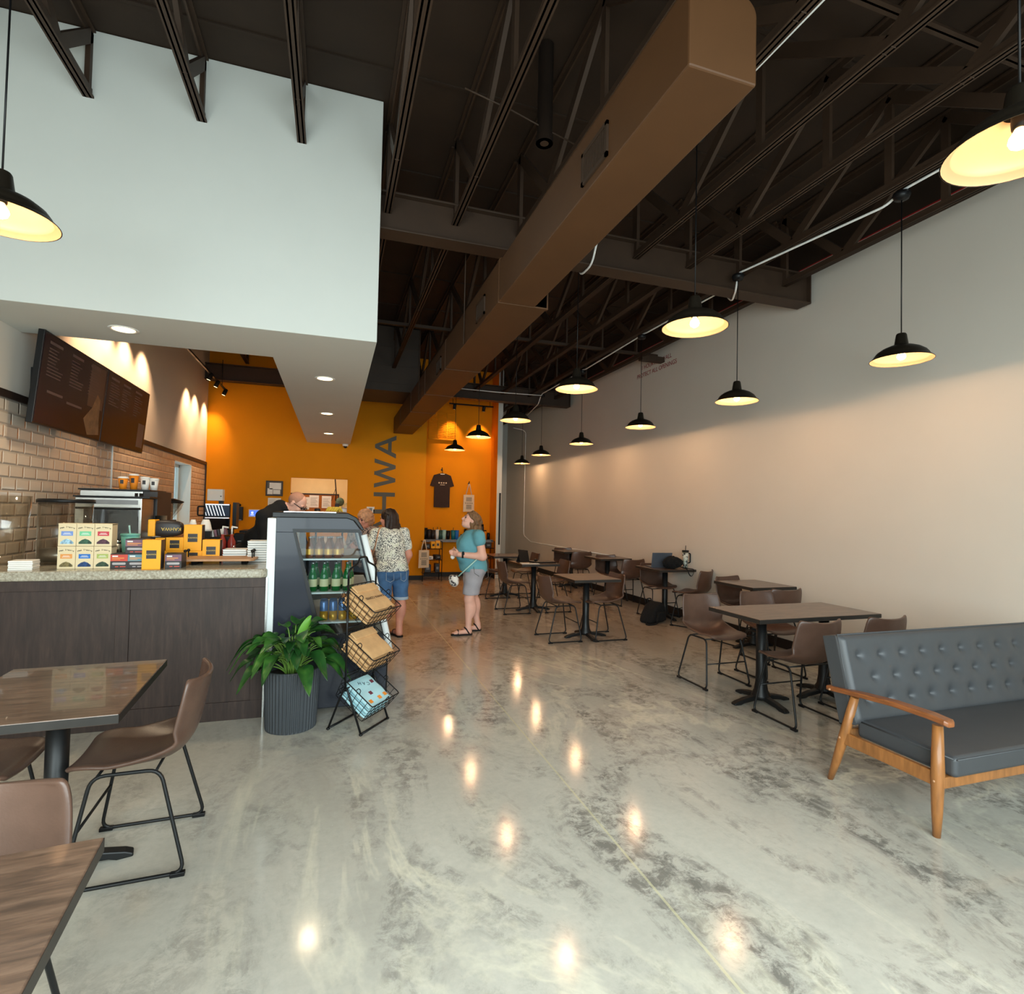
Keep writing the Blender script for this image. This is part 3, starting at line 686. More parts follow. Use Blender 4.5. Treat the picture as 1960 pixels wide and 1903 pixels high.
MB().box(-.10, -.004, 0, .10, .004, .15, 0, Matrix.Translation((.02,.13,.0)) @ Matrix.Rotation(.4, 4, 'X')).build('cover_flap', 'black_fabric', tp)
tag(MB().box(-.18, -.13, 0, .18, .13, .02).build('notebook', 'black_satin', None, (3.18,8.12,TH), (0,0,.12), bevel=.006), 'closed dark notebook computer on the tablet table', 'laptop')
tag(MB().ball((0,0,.0), .03, 8, 0, (1,1.5,.7)).build('computer_mouse', 'black_satin', None, (3.07,8.14,TH+.036)), 'black mouse sitting on the closed notebook computer', 'mouse')
tag(MB().box(-.14, -.105, 0, .14, .105, .004).build('paper_sheet', 'paper_white', None, (2.91,7.98,TH), (0,0,-.15)), 'white papers at the near edge of tablet table', 'paper')
tag(MB().tube([(-.06,0,.004),(.06,0,.004)], .004, 6).build('pen', 'black_satin', None, (2.96,7.98,TH+.004), (0,0,.3)), 'dark pen lying on the white papers', 'pen')

# ================================================================== COUNTER
ct = thing('counter_cabinet', 'dark wood panelled service counter at left', 'counter', (XL,4.42,0))
cw = 1.97
MB().box(.0, .03, .02, cw-.005, .85, 1.02).build('carcass', 'counter_wood', ct)
MB().box(0, 0, .955, cw, .03, 1.025).build('top_rail', 'counter_wood', ct, bevel=.002)
MB().box(0, 0, .0, cw, .03, .13).build('bottom_rail', 'counter_wood', ct, bevel=.002)
for a, b in ((.0,.08),(1.03,1.11),(cw-.085,cw)): MB().box(a, 0, .13, b, .03, .955).build('stile', 'counter_wood', ct, bevel=.002)
for a, b in ((.08,1.03),(1.11,cw-.085)): MB().box(a, .012, .13, b, .03, .955).build('panel', 'counter_wood', ct)
MB().box(cw, .0, 0, cw+.012, .85, 1.025).build('edge_trim', 'steel', ct)
def rrect(x0, y0, x1, y1, r, cs=(1,1,1,1), n=6):
    p = []
    for (cx, cy, a0, k) in ((x0+r,y0+r,PI,cs[0]),(x1-r,y0+r,1.5*PI,cs[1]),(x1-r,y1-r,0,cs[2]),(x0+r,y1-r,.5*PI,cs[3])):
        if k: p += [(cx+r*math.cos(a0+i*PI/2/n), cy+r*math.sin(a0+i*PI/2/n)) for i in range(n+1)]
        else: p.append((cx+r*math.cos(a0+PI/4)*1.414, cy+r*math.sin(a0+PI/4)*1.414))
    return p
tag(MB().prism(rrect(XL, 4.395, -.452, 5.30, .05, (0,1,1,0)), 'Z', 1.025, 1.09).build('countertop', 'granite', bevel=.012), 'speckled granite countertop over the dark wood counter', 'countertop')
CZ = 1.09
# back counter on the tiled wall side (low, behind the front counter)
bc = thing('back_counter', 'dark work counter along the tiled wall behind the machines', 'counter', (XL+.015,5.62,0))
MB().box(0, 0, 0, 1.5, .58, .90).box(0, .581, 0, .95, 2.3, .90).build('carcass', 'counter_wood', bc); MB().box(0, -.02, .90, 1.53, .6, .94).box(0, .601, .90, .98, 2.33, .94).build('worktop', 'black_satin', bc)

# ---- things on the front counter
k = thing('napkin_stack', 'stack of white napkins at the left end of counter', 'napkins', (-1.985,4.56,CZ), .1)
for i in range(5): MB().box(-.065+.002*(i % 2), -.065, i*.0125, .065+.002*(i % 2), .065, i*.0125+.0115).build('napkin_layer', 'paper_white', k, bevel=.002)
k = thing('clear_canister', 'large clear acrylic canister with black lid at left of tea boxes', 'canister', (-1.93,5.0,CZ))
MB().lathe([(1e-4,0),(.168,0),(.168,.455),(.162,.455),(.162,.006),(1e-4,.006)], 40).build('cylinder', 'acrylic', k)
MB().lathe([(1e-4,.485),(.165,.485),(.178,.478),(.178,.456),(1e-4,.456)], 40).build('lid', 'black_satin', k)
MB().lathe([(1e-4,.02),(.15,.02),(.15,.11),(1e-4,.11)], 32).build('base_drum', 'steel', k)
k = thing('clear_jug', 'tall clear plastic container cut by the left frame edge', 'container', (-2.27,4.95,CZ))
MB().lathe([(1e-4,0),(.10,0),(.125,.25),(.14,.50),(.134,.50),(.095,.01),(1e-4,.01)], 32).build('body', 'acrylic', k)
def teabox(i, j, labcol, pic, lab):
    t = thing('tea_box', lab, 'box', (-1.745+i*.106, 4.60+.02*(i % 2)*0, CZ+j*.158), 0, 'cream tea boxes stacked on the counter')
    MB().box(-.052, -.05, 0, .052, .05, .155).build('carton', 'tea_box', t, bevel=.002)
    MB().box(-.052, -.052, .148, .052, .052, .156).build('lid', 'tea_box', t)
    for q, ch in enumerate('two leaves'):
        if ch == ' ': continue
        f = (q-4.5)/4.5; text('lettering', ch, (f*.040, -.0508, .131-.008*f*f), .0155, 'ink', t, (PI/2, 0, 0), .0002, off=.0004)
    MB().box(-.034, -.0512, .071, .034, -.05, .102).build('flavour_label', labcol, t)
    MB().box(-.018, -.0516, .088, .018, -.0508, .091).box(-.024, -.0516, .080, .024, -.0508, .083).build('label_print', 'paper_white', t)
    MB().prism([(-.038,.014),(.038,.014),(.038,.026),(.02,.042),(0,.05),(-.02,.042),(-.038,.026)], 'Y', -.0512, -.05).build('picture', pic, t)
TB = [('tag_amber','pic_straw','lower left tea box with amber label'),('tag_cobalt','pic_navy','lower middle tea box with strong blue label'),('tag_olive','pic_fern','lower right tea box with olive green label'),
      ('tag_blue','pic_ice','upper left tea box with pale blue label'),('tag_mint','pic_forest','upper middle tea box with mint green label'),('tag_crimson','pic_plum','upper right tea box with red label')]
for q, (a, b, lab) in enumerate(TB): teabox(q % 3, q//3, a, b, lab)
k = thing('straw_tumbler', 'mint green tumbler with straw behind the tea boxes', 'tumbler', (-1.50,4.98,CZ))
MB().lathe([(1e-4,0),(.042,0),(.062,.215),(1e-4,.215)], 28).build('cup', 'teal_plastic', k); MB().lathe([(1e-4,.228),(.064,.226),(.067,.212),(.06,.21)], 28).build('lid', 'teal_plastic', k); MB().tube([(.0,0,.2),(-.01,0,.29)], .006, 8).build('straw', 'pale_teal', k)
def podbox(x, y, z, band, lab, w=.106):
    t = thing('pod_box', lab, 'box', (x,y,z), 0, 'dark coffee pod boxes with colour bands')
    MB().box(-w/2, -.06, 0, w/2, .08, .104).build('carton', 'coffee_black', t, bevel=.002)
    MB().box(-w/2+.001, -.061, .052, w/2-.001, -.0595, .098).build('colour_band', band, t)
    MB().box(-w/2+.012, -.062, .082, -w/2+.046, -.0605, .091).build('print_block', 'paper_white', t)
    MB().box(-w/2+.012, -.062, .070, w/2-.022, -.0605, .076).box(-w/2+.012, -.062, .060, w/2-.045, -.0605, .064).build('print_lines', 'tag_amber', t)
    MB().prism(rrect(-w/2+.012, .026, w/2-.012, .042, .0075), 'Y', -.0615, -.0598).build('pill_label', 'grey_pill', t)
    MB().box(-w/2+.03, -.0615, .010, -w/2+.05, -.0598, .016).box(-w/2+.06, -.0615, .010, w/2-.012, -.0598, .016).build('small_print', 'band_red' if band != 'band_blue' else 'grey_pill', t)
podbox(-1.43, 4.60, CZ, 'band_red', 'coffee pod box with red band beside the tea boxes')
podbox(-1.325, 4.60, CZ, 'band_blue', 'coffee pod box with blue-grey band at the bottom of stack')
podbox(-1.335, 4.60, CZ+.1045, 'band_mauve', 'coffee pod box with mauve band on top of the blue-grey one', .122)
podbox(-1.09, 4.58, CZ, 'band_mauve', 'single coffee pod box with mauve band right of the yellow box')
def yellow(x, y, z, w, h, d, lab, side=False, rz=0):
    t = thing('coffee_bag_box', lab, 'coffee box', (x,y,z), rz, 'yellow coffee boxes with dark square labels')
    MB().box(-w/2, 0, 0, w/2, d, h, 0).build('carton', 'yellow_bag', t, bevel=.002)
    MB().box(w/2-.002, .004, .002, w/2+.001, d-.004, h-.002).build('side_panel', 'coffee_black', t)
    q = min(w*.27, h*.36); MB().box(-q, -.0015, h/2-q*.95, q, 0, h/2+q*.95).build('square_label', 'coffee_black', t)
    text('lettering', 'KAHWA', (0,-.002,h/2), q*.52, 'logo_cream', t, (PI/2,0,0), .0002)
yellow(-1.212, 4.46, CZ, .115, .208, .09, 'tall yellow coffee box standing in front, at the counter edge')
yellow(-1.235, 5.06, CZ, .19, .085, .12, 'wide yellow box at the bottom of the pile behind mauve pod box')
yellow(-1.215, 5.06, CZ+.0855, .125, .108, .12, 'yellow box second level, under the black coffee bag')
yellow(-1.318, 5.06, CZ+.0855, .068, .104, .10, 'narrow yellow box beside it, left end of second level')
yellow(-1.075, 5.05, CZ, .13, .085, .11, 'low yellow box under the tall upper yellow box')
yellow(-1.085, 5.05, CZ+.0855, .13, .212, .11, 'tall yellow coffee box at the top of the pile')
yellow(-.945, 5.03, CZ, .128, .178, .10, 'yellow coffee box at the right end of pile, above the serving board')
k = thing('coffee_bag', 'black coffee bag lying on its side on the yellow boxes', 'coffee bag', (-1.285,5.05,CZ+.196), 0)
def cbag(u, v):
    a = 2*PI*u; x = -.125+.25*v; e = math.sin(PI*min(1, max(.02, v)))**.25
    return (x, .055+.055*e*math.copysign(abs(math.cos(a))**.5, math.cos(a)), .068+.068*e*math.copysign(abs(math.sin(a))**.5, math.sin(a)))
MB().grid(cbag, 24, 20).build('bag', 'coffee_black', k)
MB().box(-.118, -.006, .006, -.068, .116, .140).build('yellow_band', 'yellow_bag', k, bevel=.006)
text('lettering', 'KAHWA', (.045,-.0012,.066), .038, 'logo_cream', k, (PI/2, PI, 0), .0004)
for q, (x, m_, lab) in enumerate(((-1.615,'steel','metal travel cup with dark print behind pod boxes'),(-1.545,'black_satin','black canister between the metal cups'),(-1.492,'steel','slim metal canister between two black ones'),(-1.44,'black_satin','black canister beside the yellow coffee bag end'))):
    t = thing('canister', lab, 'canister', (x,5.08,CZ)); MB().lathe([(1e-4,0),(.026,0),(.031,.15),(1e-4,.15)] if m_ != 'steel' or q else [(1e-4,0),(.034,0),(.04,.14),(1e-4,.14)], 20).build('body', m_, t)
    MB().lathe([(1e-4,.165),(.028,.165),(.032,.15),(1e-4,.15)], 20).build('lid', 'chrome' if q in (0, 2) else 'black_metal', t)
    MB().box(-.02, -.042, .05, .02, -.036, .10).build('print', 'coffee_black' if q == 0 else 'grey_plastic', t)
sb = thing('serving_board', 'wooden serving board on black feet with two pairs of black handles', 'board', (-.86,4.87,CZ))
MB().prism(rrect(-.255, -.15, .28, .17, .05), 'Z', .028, .046).build('plank', 'board_wood', sb, bevel=.004)
for x in (-.15, .2):
    for y in (-.09, .1): MB().cyl((x,y,0), .022, 0, .028, 12).build('foot', 'black_satin', sb)
for x in (-.225, .25):
    for y in (-.04, .06): MB().tube([(x,y,.046),(x,y,.095)], .005, 6).ball((x,y,.10), .013, 6).build('handle_post', 'black_satin', sb)
TGp = 'white rectangular trays stacked on the counter'
tr0 = thing('serving_tray', '', 'tray', (0,0,0), 0, TGp)
MB().box(-.088, -.10, .002, .088, .10, .016).build('tray_body', 'white_plastic', tr0, bevel=.003); MB().box(-.09, -.102, .0145, .09, .102, .0185).build('rim', 'white_metal', tr0)
ordn = ['bottom','second','third','fourth','fifth','sixth','seventh','eighth','ninth','top']
for i in range(5):
    lab = f'{ordn[i] if i < 4 else "top"} white tray of the short stack, left of tall stack'
    if i == 0: tr0.location = (-.775,5.16,CZ); tr0['label'] = lab
    else: dup(tr0, (-.775+.002*(i % 2),5.16,CZ+i*.0192), 0, lab)
for i in range(9):
    dup(tr0, (-.575+.002*(i % 2),5.05,CZ+i*.0192), 0, f'{ordn[i] if i < 8 else "top"} white tray of the tall stack beside fridge')
k = thing('metal_scoop', 'small shiny scoop leaning behind the yellow boxes', 'scoop', (-.83,5.24,CZ)); MB().tube([(0,0,.02),(.025,0,.12)], .005, 8).build('handle', 'chrome', k); MB().ball((-.004,0,.022), .02, 8).build('bowl', 'chrome', k)

# ---- machines behind
def machine(name, lab, cat, loc, w, d, h, win):
    t = thing(name, lab, cat, loc)
    MB().box(0, 0, .06, w, d, h).build('body', 'steel', t, bevel=.006)
    MB().box(-.01, -.012, h, w+.06, d+.02, h+.014).build('top_edge', 'black_satin', t)
    for x in (.05, w-.05):
        for y in (.05, d-.05): MB().cyl((x,y,0), .02, 0, .06, 12).build('foot', 'black_satin', t)
    return t
e = machine('espresso_machine', 'tall stainless espresso machine with cups on top, by the tiled wall', 'coffee machine', (-2.22,6.0,.94), .50, .5, .73, 0)
MB().box(.50, .01, .40, .62, .48, .73).build('group_head_panel', 'coffee_black', e, bevel=.004)
MB().box(.50, .01, .06, .60, .48, .14).build('drip_tray', 'black_satin', e)
for y in (.12, .34): MB().tube([(.56,y,.40),(.56,y,.34)], .03, 14).tube([(.57,y,.345),(.70,y,.325)], .012, 8).build('portafilter', 'chrome', e)
o = machine('pastry_oven', 'brushed stainless oven with dark window in front of espresso machine', 'oven', (-2.12,5.64,.94), .50, .34, .66, 1)
MB().box(.02, -.004, .60, .47, .001, .64).build('control_strip', 'grey_plastic', o); MB().box(.07, -.012, .20, .48, .0, .56).build('dark_window', 'black_gloss', o, bevel=.004)
MB().tube([(.02,-.03,.565),(.50,-.03,.565)], .009, 8).build('door_bar', 'black_satin', o)
for x in (.44, .475): MB().cyl((x,.05,.674), .013, 0, .03, 12).build('knob', 'black_satin', o)
for q, (x, y, h_, m_, lab) in enumerate(((-1.93,6.15,.12,'cup_orange','shorter orange paper cup with white lid atop the espresso machine'),(-1.88,6.28,.155,'cup_orange','taller orange paper cup behind the shorter one'),(-1.79,6.3,.13,'white_plastic','white paper cup with dark logo atop the machine'),(-1.72,6.33,.12,'white_plastic','white paper cup at the right end atop the machine'))):
    t = thing('paper_cup', lab, 'cup', (x,y,.94+.745)); MB().lathe([(1e-4,0),(.028,0),(.041,h_-.012),(1e-4,h_-.012)], 24).build('cup', m_, t); MB().lathe([(.044,h_-.014),(.044,h_-.006),(.038,h_+.004),(1e-4,h_+.004)], 24).build('lid', 'white_plastic', t)
    MB().box(-.012, -.041, h_*.45, .014, -.034, h_*.75).build('logo_patch', 'coffee_black', t)
g = thing('coffee_grinder', 'black coffee grinder with wide hopper before the tiled wall window', 'grinder', (-1.76,6.9,.94))
MB().box(-.1, -.13, 0, .1, .15, .06).build('base', 'black_satin', g, bevel=.01); MB().lathe([(1e-4,.06),(.085,.06),(.085,.40),(.1,.44),(1e-4,.44)], 24, (0,.05,0)).build('body', 'black_metal', g)
MB().lathe([(.06,.44),(.15,.56),(.17,.62),(.16,.63),(.05,.45)], 28).build('hopper', 'acrylic', g); MB().lathe([(1e-4,.685),(.09,.675),(.175,.645),(.175,.63),(1e-4,.63)], 28).build('hopper_lid', 'black_satin', g)
MB().tube([(0,-.03,.36),(0,-.12,.33)], .02, 10).build('spout', 'chrome', g)
g2 = thing('bean_grinder', 'compact brown-black grinder right of the oven', 'grinder', (-1.58,6.05,.94)); MB().box(-.07, -.08, 0, .09, .12, .36).build('body', 'coffee_black', g2, bevel=.01); MB().box(-.06, -.085, .30, .03, -.08, .34).build('badge', 'white_plastic', g2); MB().cyl((0.0,0,0), .055, .36, .50, 18).build('hopper', 'steel', g2)
for i, (x, y) in enumerate(((-1.28,5.95),(-1.18,6.0))):
    t = thing('ceramic_stack', ('narrower','wider')[i]+' white ceramic dripper on the machine shelf behind black bag', 'cup', (x,y,.94)); 
    MB().box(-.05, -.05, 0, .05, .05, .36).build('plinth', 'black_satin', t); MB().lathe([(1e-4,.36),(.045+.015*i,.36),(.04+.012*i,.385),(.028+.012*i,.44),(.02+.008*i,.47),(1e-4,.47)], 20).build('dripper', 'white_plastic', t)
t = thing('packet_rack', 'dark rack of tea and sugar packets behind the black bag', 'rack', (-1.12,6.05,1.22)); MB().box(-.13, 0, -.28, .15, .1, .02, 0).build('rack_body', 'black_satin', t)
for i in range(9): MB().box(-.12+i*.028, -.01, .02, -.10+i*.028, .08, .085, 0, Matrix.Rotation(-.18, 4, 'Y')).build('packet', ('coffee_black','paper_white','band_mauve')[i % 3], t)
for i, x in enumerate((-1.02,-.94)):
    t = thing('pump_bottle', ('left','right')[i]+' syrup bottle with white pump behind the tall yellow box', 'bottle', (x,5.95,.94)); MB().lathe([(1e-4,0),(.036,0),(.036,.26),(.014,.31),(.014,.33),(1e-4,.33)], 18).build('bottle', 'juice_red', t)
    MB().tube([(0,0,.33),(0,0,.405)], .008, 8).tube([(-.005,0,.405),(.05,0,.395)], .008, 8).build('pump', 'white_plastic', t)
# POS station on its stand
ps = thing('pos_terminal', 'point-of-sale screens on a black stand by the orange wall', 'terminal', (-1.60,9.0,0))
MB().box(-.2, -.1, 0, .2, .5, .98).build('cabinet', 'counter_wood', ps, bevel=.004); MB().box(-.2, -.12, .98, .22, .5, 1.0).build('shelf', 'black_satin', ps)
MB().box(-.03, .1, 1.0, .03, .16, 1.62).build('post', 'black_metal', ps)
MB().box(-.19, -.02, 1.375, .145, .03, 1.57).build('upper_screen', 'black_satin', ps, bevel=.004); MB().box(-.18, -.024, 1.395, .135, -.019, 1.555).build('upper_display', 'screen_dark_blue', ps)
m = MB()
for i in range(7): m.prism([(-.17+i*.04,1.40),(-.158+i*.04,1.40),(-.205+i*.04+.0,1.55),(-.217+i*.04,1.55)][::1] if i else [(-.17,1.40),(-.158,1.40),(-.172,1.45),(-.178,1.45)], 'Y', -.026, -.023)
m.box(-.18, -.027, 1.555, .135, -.022, 1.572); m.box(-.18, -.027, 1.362, .135, -.022, 1.374)
m.build('screen_stripes', 'screen_white', ps)
MB().box(-.19, -.04, 1.20, .145, .02, 1.36).build('lower_screen', 'black_gloss', ps, bevel=.004); MB().box(-.2, -.06, 1.12, .16, .3, 1.20).build('receipt_printer', 'black_satin', ps, bevel=.004); MB().box(-.2, -.08, 1.0, .2, .3, 1.10).build('cash_drawer', 'black_metal', ps, bevel=.004)
MB().box(.17, .05, 1.2, .22, .30, 1.60).build('side_arm', 'black_satin', ps); MB().tube(fillet([(-.19,.0,1.53),(-.28,.0,1.53),(-.28,.0,1.40),(-.19,.0,1.40)], .02), .012, 6).build('wall_bracket', 'black_metal', ps)
t = thing('white_dispenser', 'white box dispenser on top of the sales screens', 'dispenser', (-1.66,9.1,1.62)); MB().box(-.115, -.06, 0, .09, .1, .17).build('case', 'white_plastic', t, bevel=.006); MB().box(-.09, -.064, .09, .088, -.058, .14).build('white_tissue', 'paper_white', t); MB().box(.06, -.064, .06, .075, -.058, .075).build('button', 'black_satin', t)
t = thing('low_cabinet', 'low dark brown cabinet beside the sales terminal', 'cabinet', (-1.35,9.6,0)); MB().box(-.06, 0, 0, .32, .55, 1.06).build('body', 'cherry_wood', t, bevel=.004); MB().box(-.06, -.012, 1.06, .33, .56, 1.16).build('top', 'black_satin', t)
t = thing('card_reader', 'black card machine on the dark stand below the screens', 'card reader', (-1.30,8.9,1.0)); MB().box(-.07, -.06, 0, .08, .1, .15).build('body', 'black_satin', t, bevel=.008); MB().box(-.02, -.064, .03, .03, -.058, .045).build('keys', 'grey_plastic', t)
# small things on the orange wall
def wallbox(name, lab, cat, px0, py0, px1, py1, m_, dep, Y=YB):
    a, b_ = at(px0, py0, Y=Y-dep), at(px1, py1, Y=Y-dep); t = thing(name, lab, cat, ((a.x+b_.x)/2, Y, (a.z+b_.z)/2)); w, h = abs(b_.x-a.x), abs(a.z-b_.z)
    MB().box(-w/2, -dep, -h/2, w/2, -.001, h/2).build('body', m_, t, bevel=.003); return t, w, h
t, w, h = wallbox('picture_frame', 'black frame of certificates on the orange wall', 'frame', 509,920,541,950, 'trim_dark', .025)
MB().box(-w/2+.03, -.028, -h/2+.03, w/2-.03, -.024, h/2-.03).build('mount', 'ink_grey', t); MB().box(-w/2+.07, -.03, -.02, w/2-.035, -.027, h/2-.04).box(-w/2+.035, -.03, -h/2+.035, -.03, -.027, -.0).box(-.02, -.031, -h/2+.04, w/2-.05, -.028, -.03).build('certificate', 'paper_white', t)
t, w, h = wallbox('wall_notice', 'printed paper notice under the black frame', 'notice', 513,953,537,979, 'paper_white', .004)
m = MB()
for i in range(8): m.box(-w/2+.025, -.006, h/2-.05-i*.028, w/2-.03-.02*(i % 3), -.0035, h/2-.045-i*.028)
m.build('text_lines', 'ink_grey', t)
t, w, h = wallbox('wall_tablet', 'small lit blue control panel on the orange wall', 'panel', 476,975,498,990, 'white_plastic', .02); MB().box(-w/2+.02, -.023, -h/2+.02, w/2-.02, -.019, h/2-.02).build('blue_display', 'tablet_blue', t); MB().box(-.06, -.025, -.01, -.02, -.022, .03).box(-.07, -.025, -.04, -.01, -.022, -.025).build('icons', 'screen_white', t)
t, w, h = wallbox('soap_dispenser', 'black wall dispenser left of the blue panel', 'dispenser', 450,970,464,996, 'black_satin', .09); MB().ball((0,-.03,h/2+.035), .03, 8).build('hook', 'black_satin', t); MB().box(-.05, -.095, -h/2-.005, .05, -.03, -h/2+.02).build('nozzle', 'grey_plastic', t)
t, w, h = wallbox('light_switch', 'white switch plate left of the big grey letter H', 'switch', 702,970,716.5,982, 'white_plastic', .012); MB().box(-.03, -.018, -.03, .035, -.011, .04).build('toggles', 'grey_plastic', t)
# kitchen seen through the opening
t = thing('cork_board', 'orange-brown cork board of papers in the kitchen', 'notice board', (-.44,14.29,1.52)); MB().box(-.62, -.03, -.35, .55, 0, .36).build('board', 'cork', t, bevel=.004); MB().box(-.62, -.04, .345, .56, -.0, .375).box(.53, -.04, -.35, .56, 0, .375).build('dark_frame', 'trim_dark', t)
t2 = [(-.02,.03,.0,.3),(.27,.02,.0,.3),(-.24,-.02,.05,.3),(.36,-.33,.0,.28)]
for i, (x, z, q, h_) in enumerate(t2):
    n_ = thing('pinned_sheet', ('sheet pinned at the middle of cork board','sheet pinned at the right of cork board','sheet behind the barista glasses','sheet pinned low on the cork board')[i], 'paper', (-.44+x,14.255,1.52+z)); MB().box(-.11, -.004, -.0, .11, 0, h_).build('sheet', 'paper_white', n_)
    m = MB(); [m.box(-.08, -.006, .05+k*.03, .08-.02*(k % 3), -.0035, .056+k*.03) for k in range(7)]; m.build('text_lines', 'ink_grey', n_)
t = thing('kitchen_fan', 'green round fan on a stand in the kitchen', 'fan', (.14,13.9,1.0)); MB().lathe([(.02,-.03),(.10,-.03),(.105,0),(.10,.03),(.02,.03)], 24, M=Matrix.Translation((.0,0,.70)) @ Matrix.Rotation(PI/2, 4, 'X') @ Matrix.Rotation(.5, 4, 'Y')).build('fan_head', 'fan_green', t); MB().tube([(0,0,-1.0),(0,0,.55)], .015, 8).build('stand', 'black_satin', t)
t = thing('kitchen_shelf', 'white kitchen shelf of glasses and jars', 'shelf', (.33,14.12,1.58)); MB().box(-.17, -.15, -.03, .35, .17, 0).build('board', 'white_plastic', t); MB().box(-.17, .15, -.45, .35, .17, -.03).build('splash_panel', 'steel', t)
for i in range(5):
    n_ = tag(MB().lathe([(1e-4,0),(.03,0),(.036,.1),(.033,.1),(.028,.006),(1e-4,.006)], 14).build('drinking_glass', 'clear_glass', None, (.20+i*.075,14.06,1.58)), f'{("first","second","third","fourth","fifth")[i]} glass from the left on the kitchen shelf', 'glass', 'glasses on the kitchen shelf')
t = thing('tap_tower', 'dark draft tap standing behind the pass-through sill', 'tap', (.07,12.32,1.12)); MB().tube([(0,0,0),(0,0,.40)], .014, 8).tube([(0,0,.40),(.0,-.06,.43)], .02, 8).build('column', 'chrome', t); MB().cbox((0,0,.47), (.09,.05,.12)).build('tap_handle', 'trim_dark', t, bevel=.01)
t = thing('hanging_cable', 'dark cable hanging down in the kitchen', 'cable', (.0,13.6,0)); MB().tube([(0,0,2.9),(.02,0,2.2),(.05,0,1.9),(.04,0,1.72)], .014, 6).tube([(.03,0,2.0),(-.05,0,1.72)], .006, 6).build('cable', 'trim_dark', t)
# KAHWA letters running up the wall
wl = thing('wall_lettering', 'big dark grey letters running up the orange wall', 'sign', (0,YB,0))
def letter(strokes):
    m = MB()
    for i, poly in enumerate(strokes): m.prism(poly, 'Y', -.012-.0004*i, -.001)
    m.build('letter', 'lettering_grey', wl)
xa, xb = .815, 1.265; th = .085; Hh = xb-xa
def place(z0, wd, segs):
    """segs in letter space (u along the reading direction = up the wall, v = letter height = towards -X)"""
    letter([[(xb - v*Hh, z0+u*wd) for u, v in s] for s in segs])
def bar(p, q, t=.10):
    (a, b), (c, d) = p, q; L = math.hypot(c-a, d-b); return [(a-t, b), (a+t, b), (c+t, d), (c-t, d)]
s_ = .19
Hs = [[(0,0),(s_,0),(s_,1),(0,1)], [(1-s_,0),(1,0),(1,1),(1-s_,1)], [(s_,.41),(1-s_,.41),(1-s_,.59),(s_,.59)]]
As = [[(0,0),(.19,0),(.575,1),(.425,1)], [(.81,0),(1,0),(.575,1),(.425,1)], [(.22,.22),(.78,.22),(.72,.38),(.28,.38)]]
Ws = [[(0,1),(.14,1),(.33,0),(.21,0)], [(.21,0),(.33,0),(.57,1),(.45,1)], [(.43,1),(.55,1),(.79,0),(.67,0)], [(.67,0),(.79,0),(1,1),(.86,1)]]
Ks = [[(0,0),(s_,0),(s_,1),(0,1)], [(s_,.35),(.78,1),(1,1),(s_,.12)], [(.36,.5),(.52,.64),(1,0),(.77,0)]]
place(1.45, .46, Hs); place(2.01, .63, Ws); place(2.66, .50, As); place(.92, .50, As); place(.40, .46, Ks)
# menu screens
def screen(y0, lab, right):
    t = thing('menu_screen', lab, 'screen', (XL+.13,y0,2.17), 0, 'wall-mounted menu screens'); M = Matrix.Rotation(math.radians(4.6), 4, 'Y')
    MB().box(0, 0, 0, .045, 1.288, .742, 0, M).build('casing', 'black_satin', t, bevel=.004); MB().box(.0445, .012, .014, .047, 1.276, .73, 0, M).build('display', 'screen_off', t)
    m = MB(); rs = random.Random(4+right)
    for cx in ((.10,.50,.88) if not right else (.08,.42,.80)):
        m.box(.0468, cx, .66, .0476, cx+.22, .683, 0, M)
        for k_ in range(9): m.box(.0468, cx, .62-k_*.027, .0474, cx+.12+rs.random()*.16, .628-k_*.027, 0, M)
    m.build('menu_lines', 'menu_text', t)
    if not right:
        MB().box(.0468, .90, .30, .0472, 1.24, .70, 0, M).build('menu_panel', 'menu_panel', t); mm = MB(); mm.raw([(.0474,.86,.17),(.0474,1.02,.30),(.0474,1.10,.44),(.0474,1.18,.40),(.0474,1.2,.2),(.0474,1.24,.06),(.0474,.98,.03)], [(0,1,2,3,4,5,6)], 0, False, M); mm.build('sandwich_picture', 'menu_sandwich', t)
        MB().box(.0468, .15, .27, .0474, .42, .29, 0, M).box(.0468, .5, .24, .0474, .8, .26, 0, M).build('menu_headings', 'menu_text', t)
    else: MB().box(.0468, 1.02, .06, .0473, 1.23, .34, 0, M).build('menu_panel', 'menu_panel_light', t)
    MB().box(-.13, .35, .25, .0, .9, .5).build('wall_mount', 'black_metal', t)
screen(5.20, 'left dark menu screen with sandwich picture', 0); screen(6.495, 'right dark menu screen beside the lit plaster wall', 1)

# ================================================================== DISPLAY FRIDGE
fr = thing('display_fridge', 'black open-front drinks fridge with glass side beside the counter', 'fridge', (0,4.45,0))
FL = 1.20
x0 = -.405
outer = [(x0,.02),(.40,.02),(.43,.10),(.435,.50),(.215,1.37),(.15,1.455),(.10,1.475),(x0,1.475)]
wn = [(-.06,.575),(.395,.575),(.19,1.36),(-.265,1.36)]
def side(y0, y1):
    m = MB()
    for poly in ([(x0,.02),(.40,.02),(.43,.10),(.435,.50),(.414,.575),(-.06,.575),(x0,.575)], [(x0,.575),(-.06,.575),(-.265,1.36),(x0,1.36)], [(x0,1.36),(.217,1.36),(.215,1.37),(.15,1.455),(.10,1.475),(x0,1.475)], [(.395,.575),(.414,.575),(.217,1.36),(.19,1.36)]):
        m.prism(poly, 'Y', y0, y1)
    return m
side(0, .035).build('side_panel', 'fridge_grey', fr, bevel=.002); side(FL-.035, FL).build('side_panel', 'fridge_grey', fr)
m = MB(); ww = [(-.085,.55),(.41,.55),(.2,1.385),(-.29,1.385)]
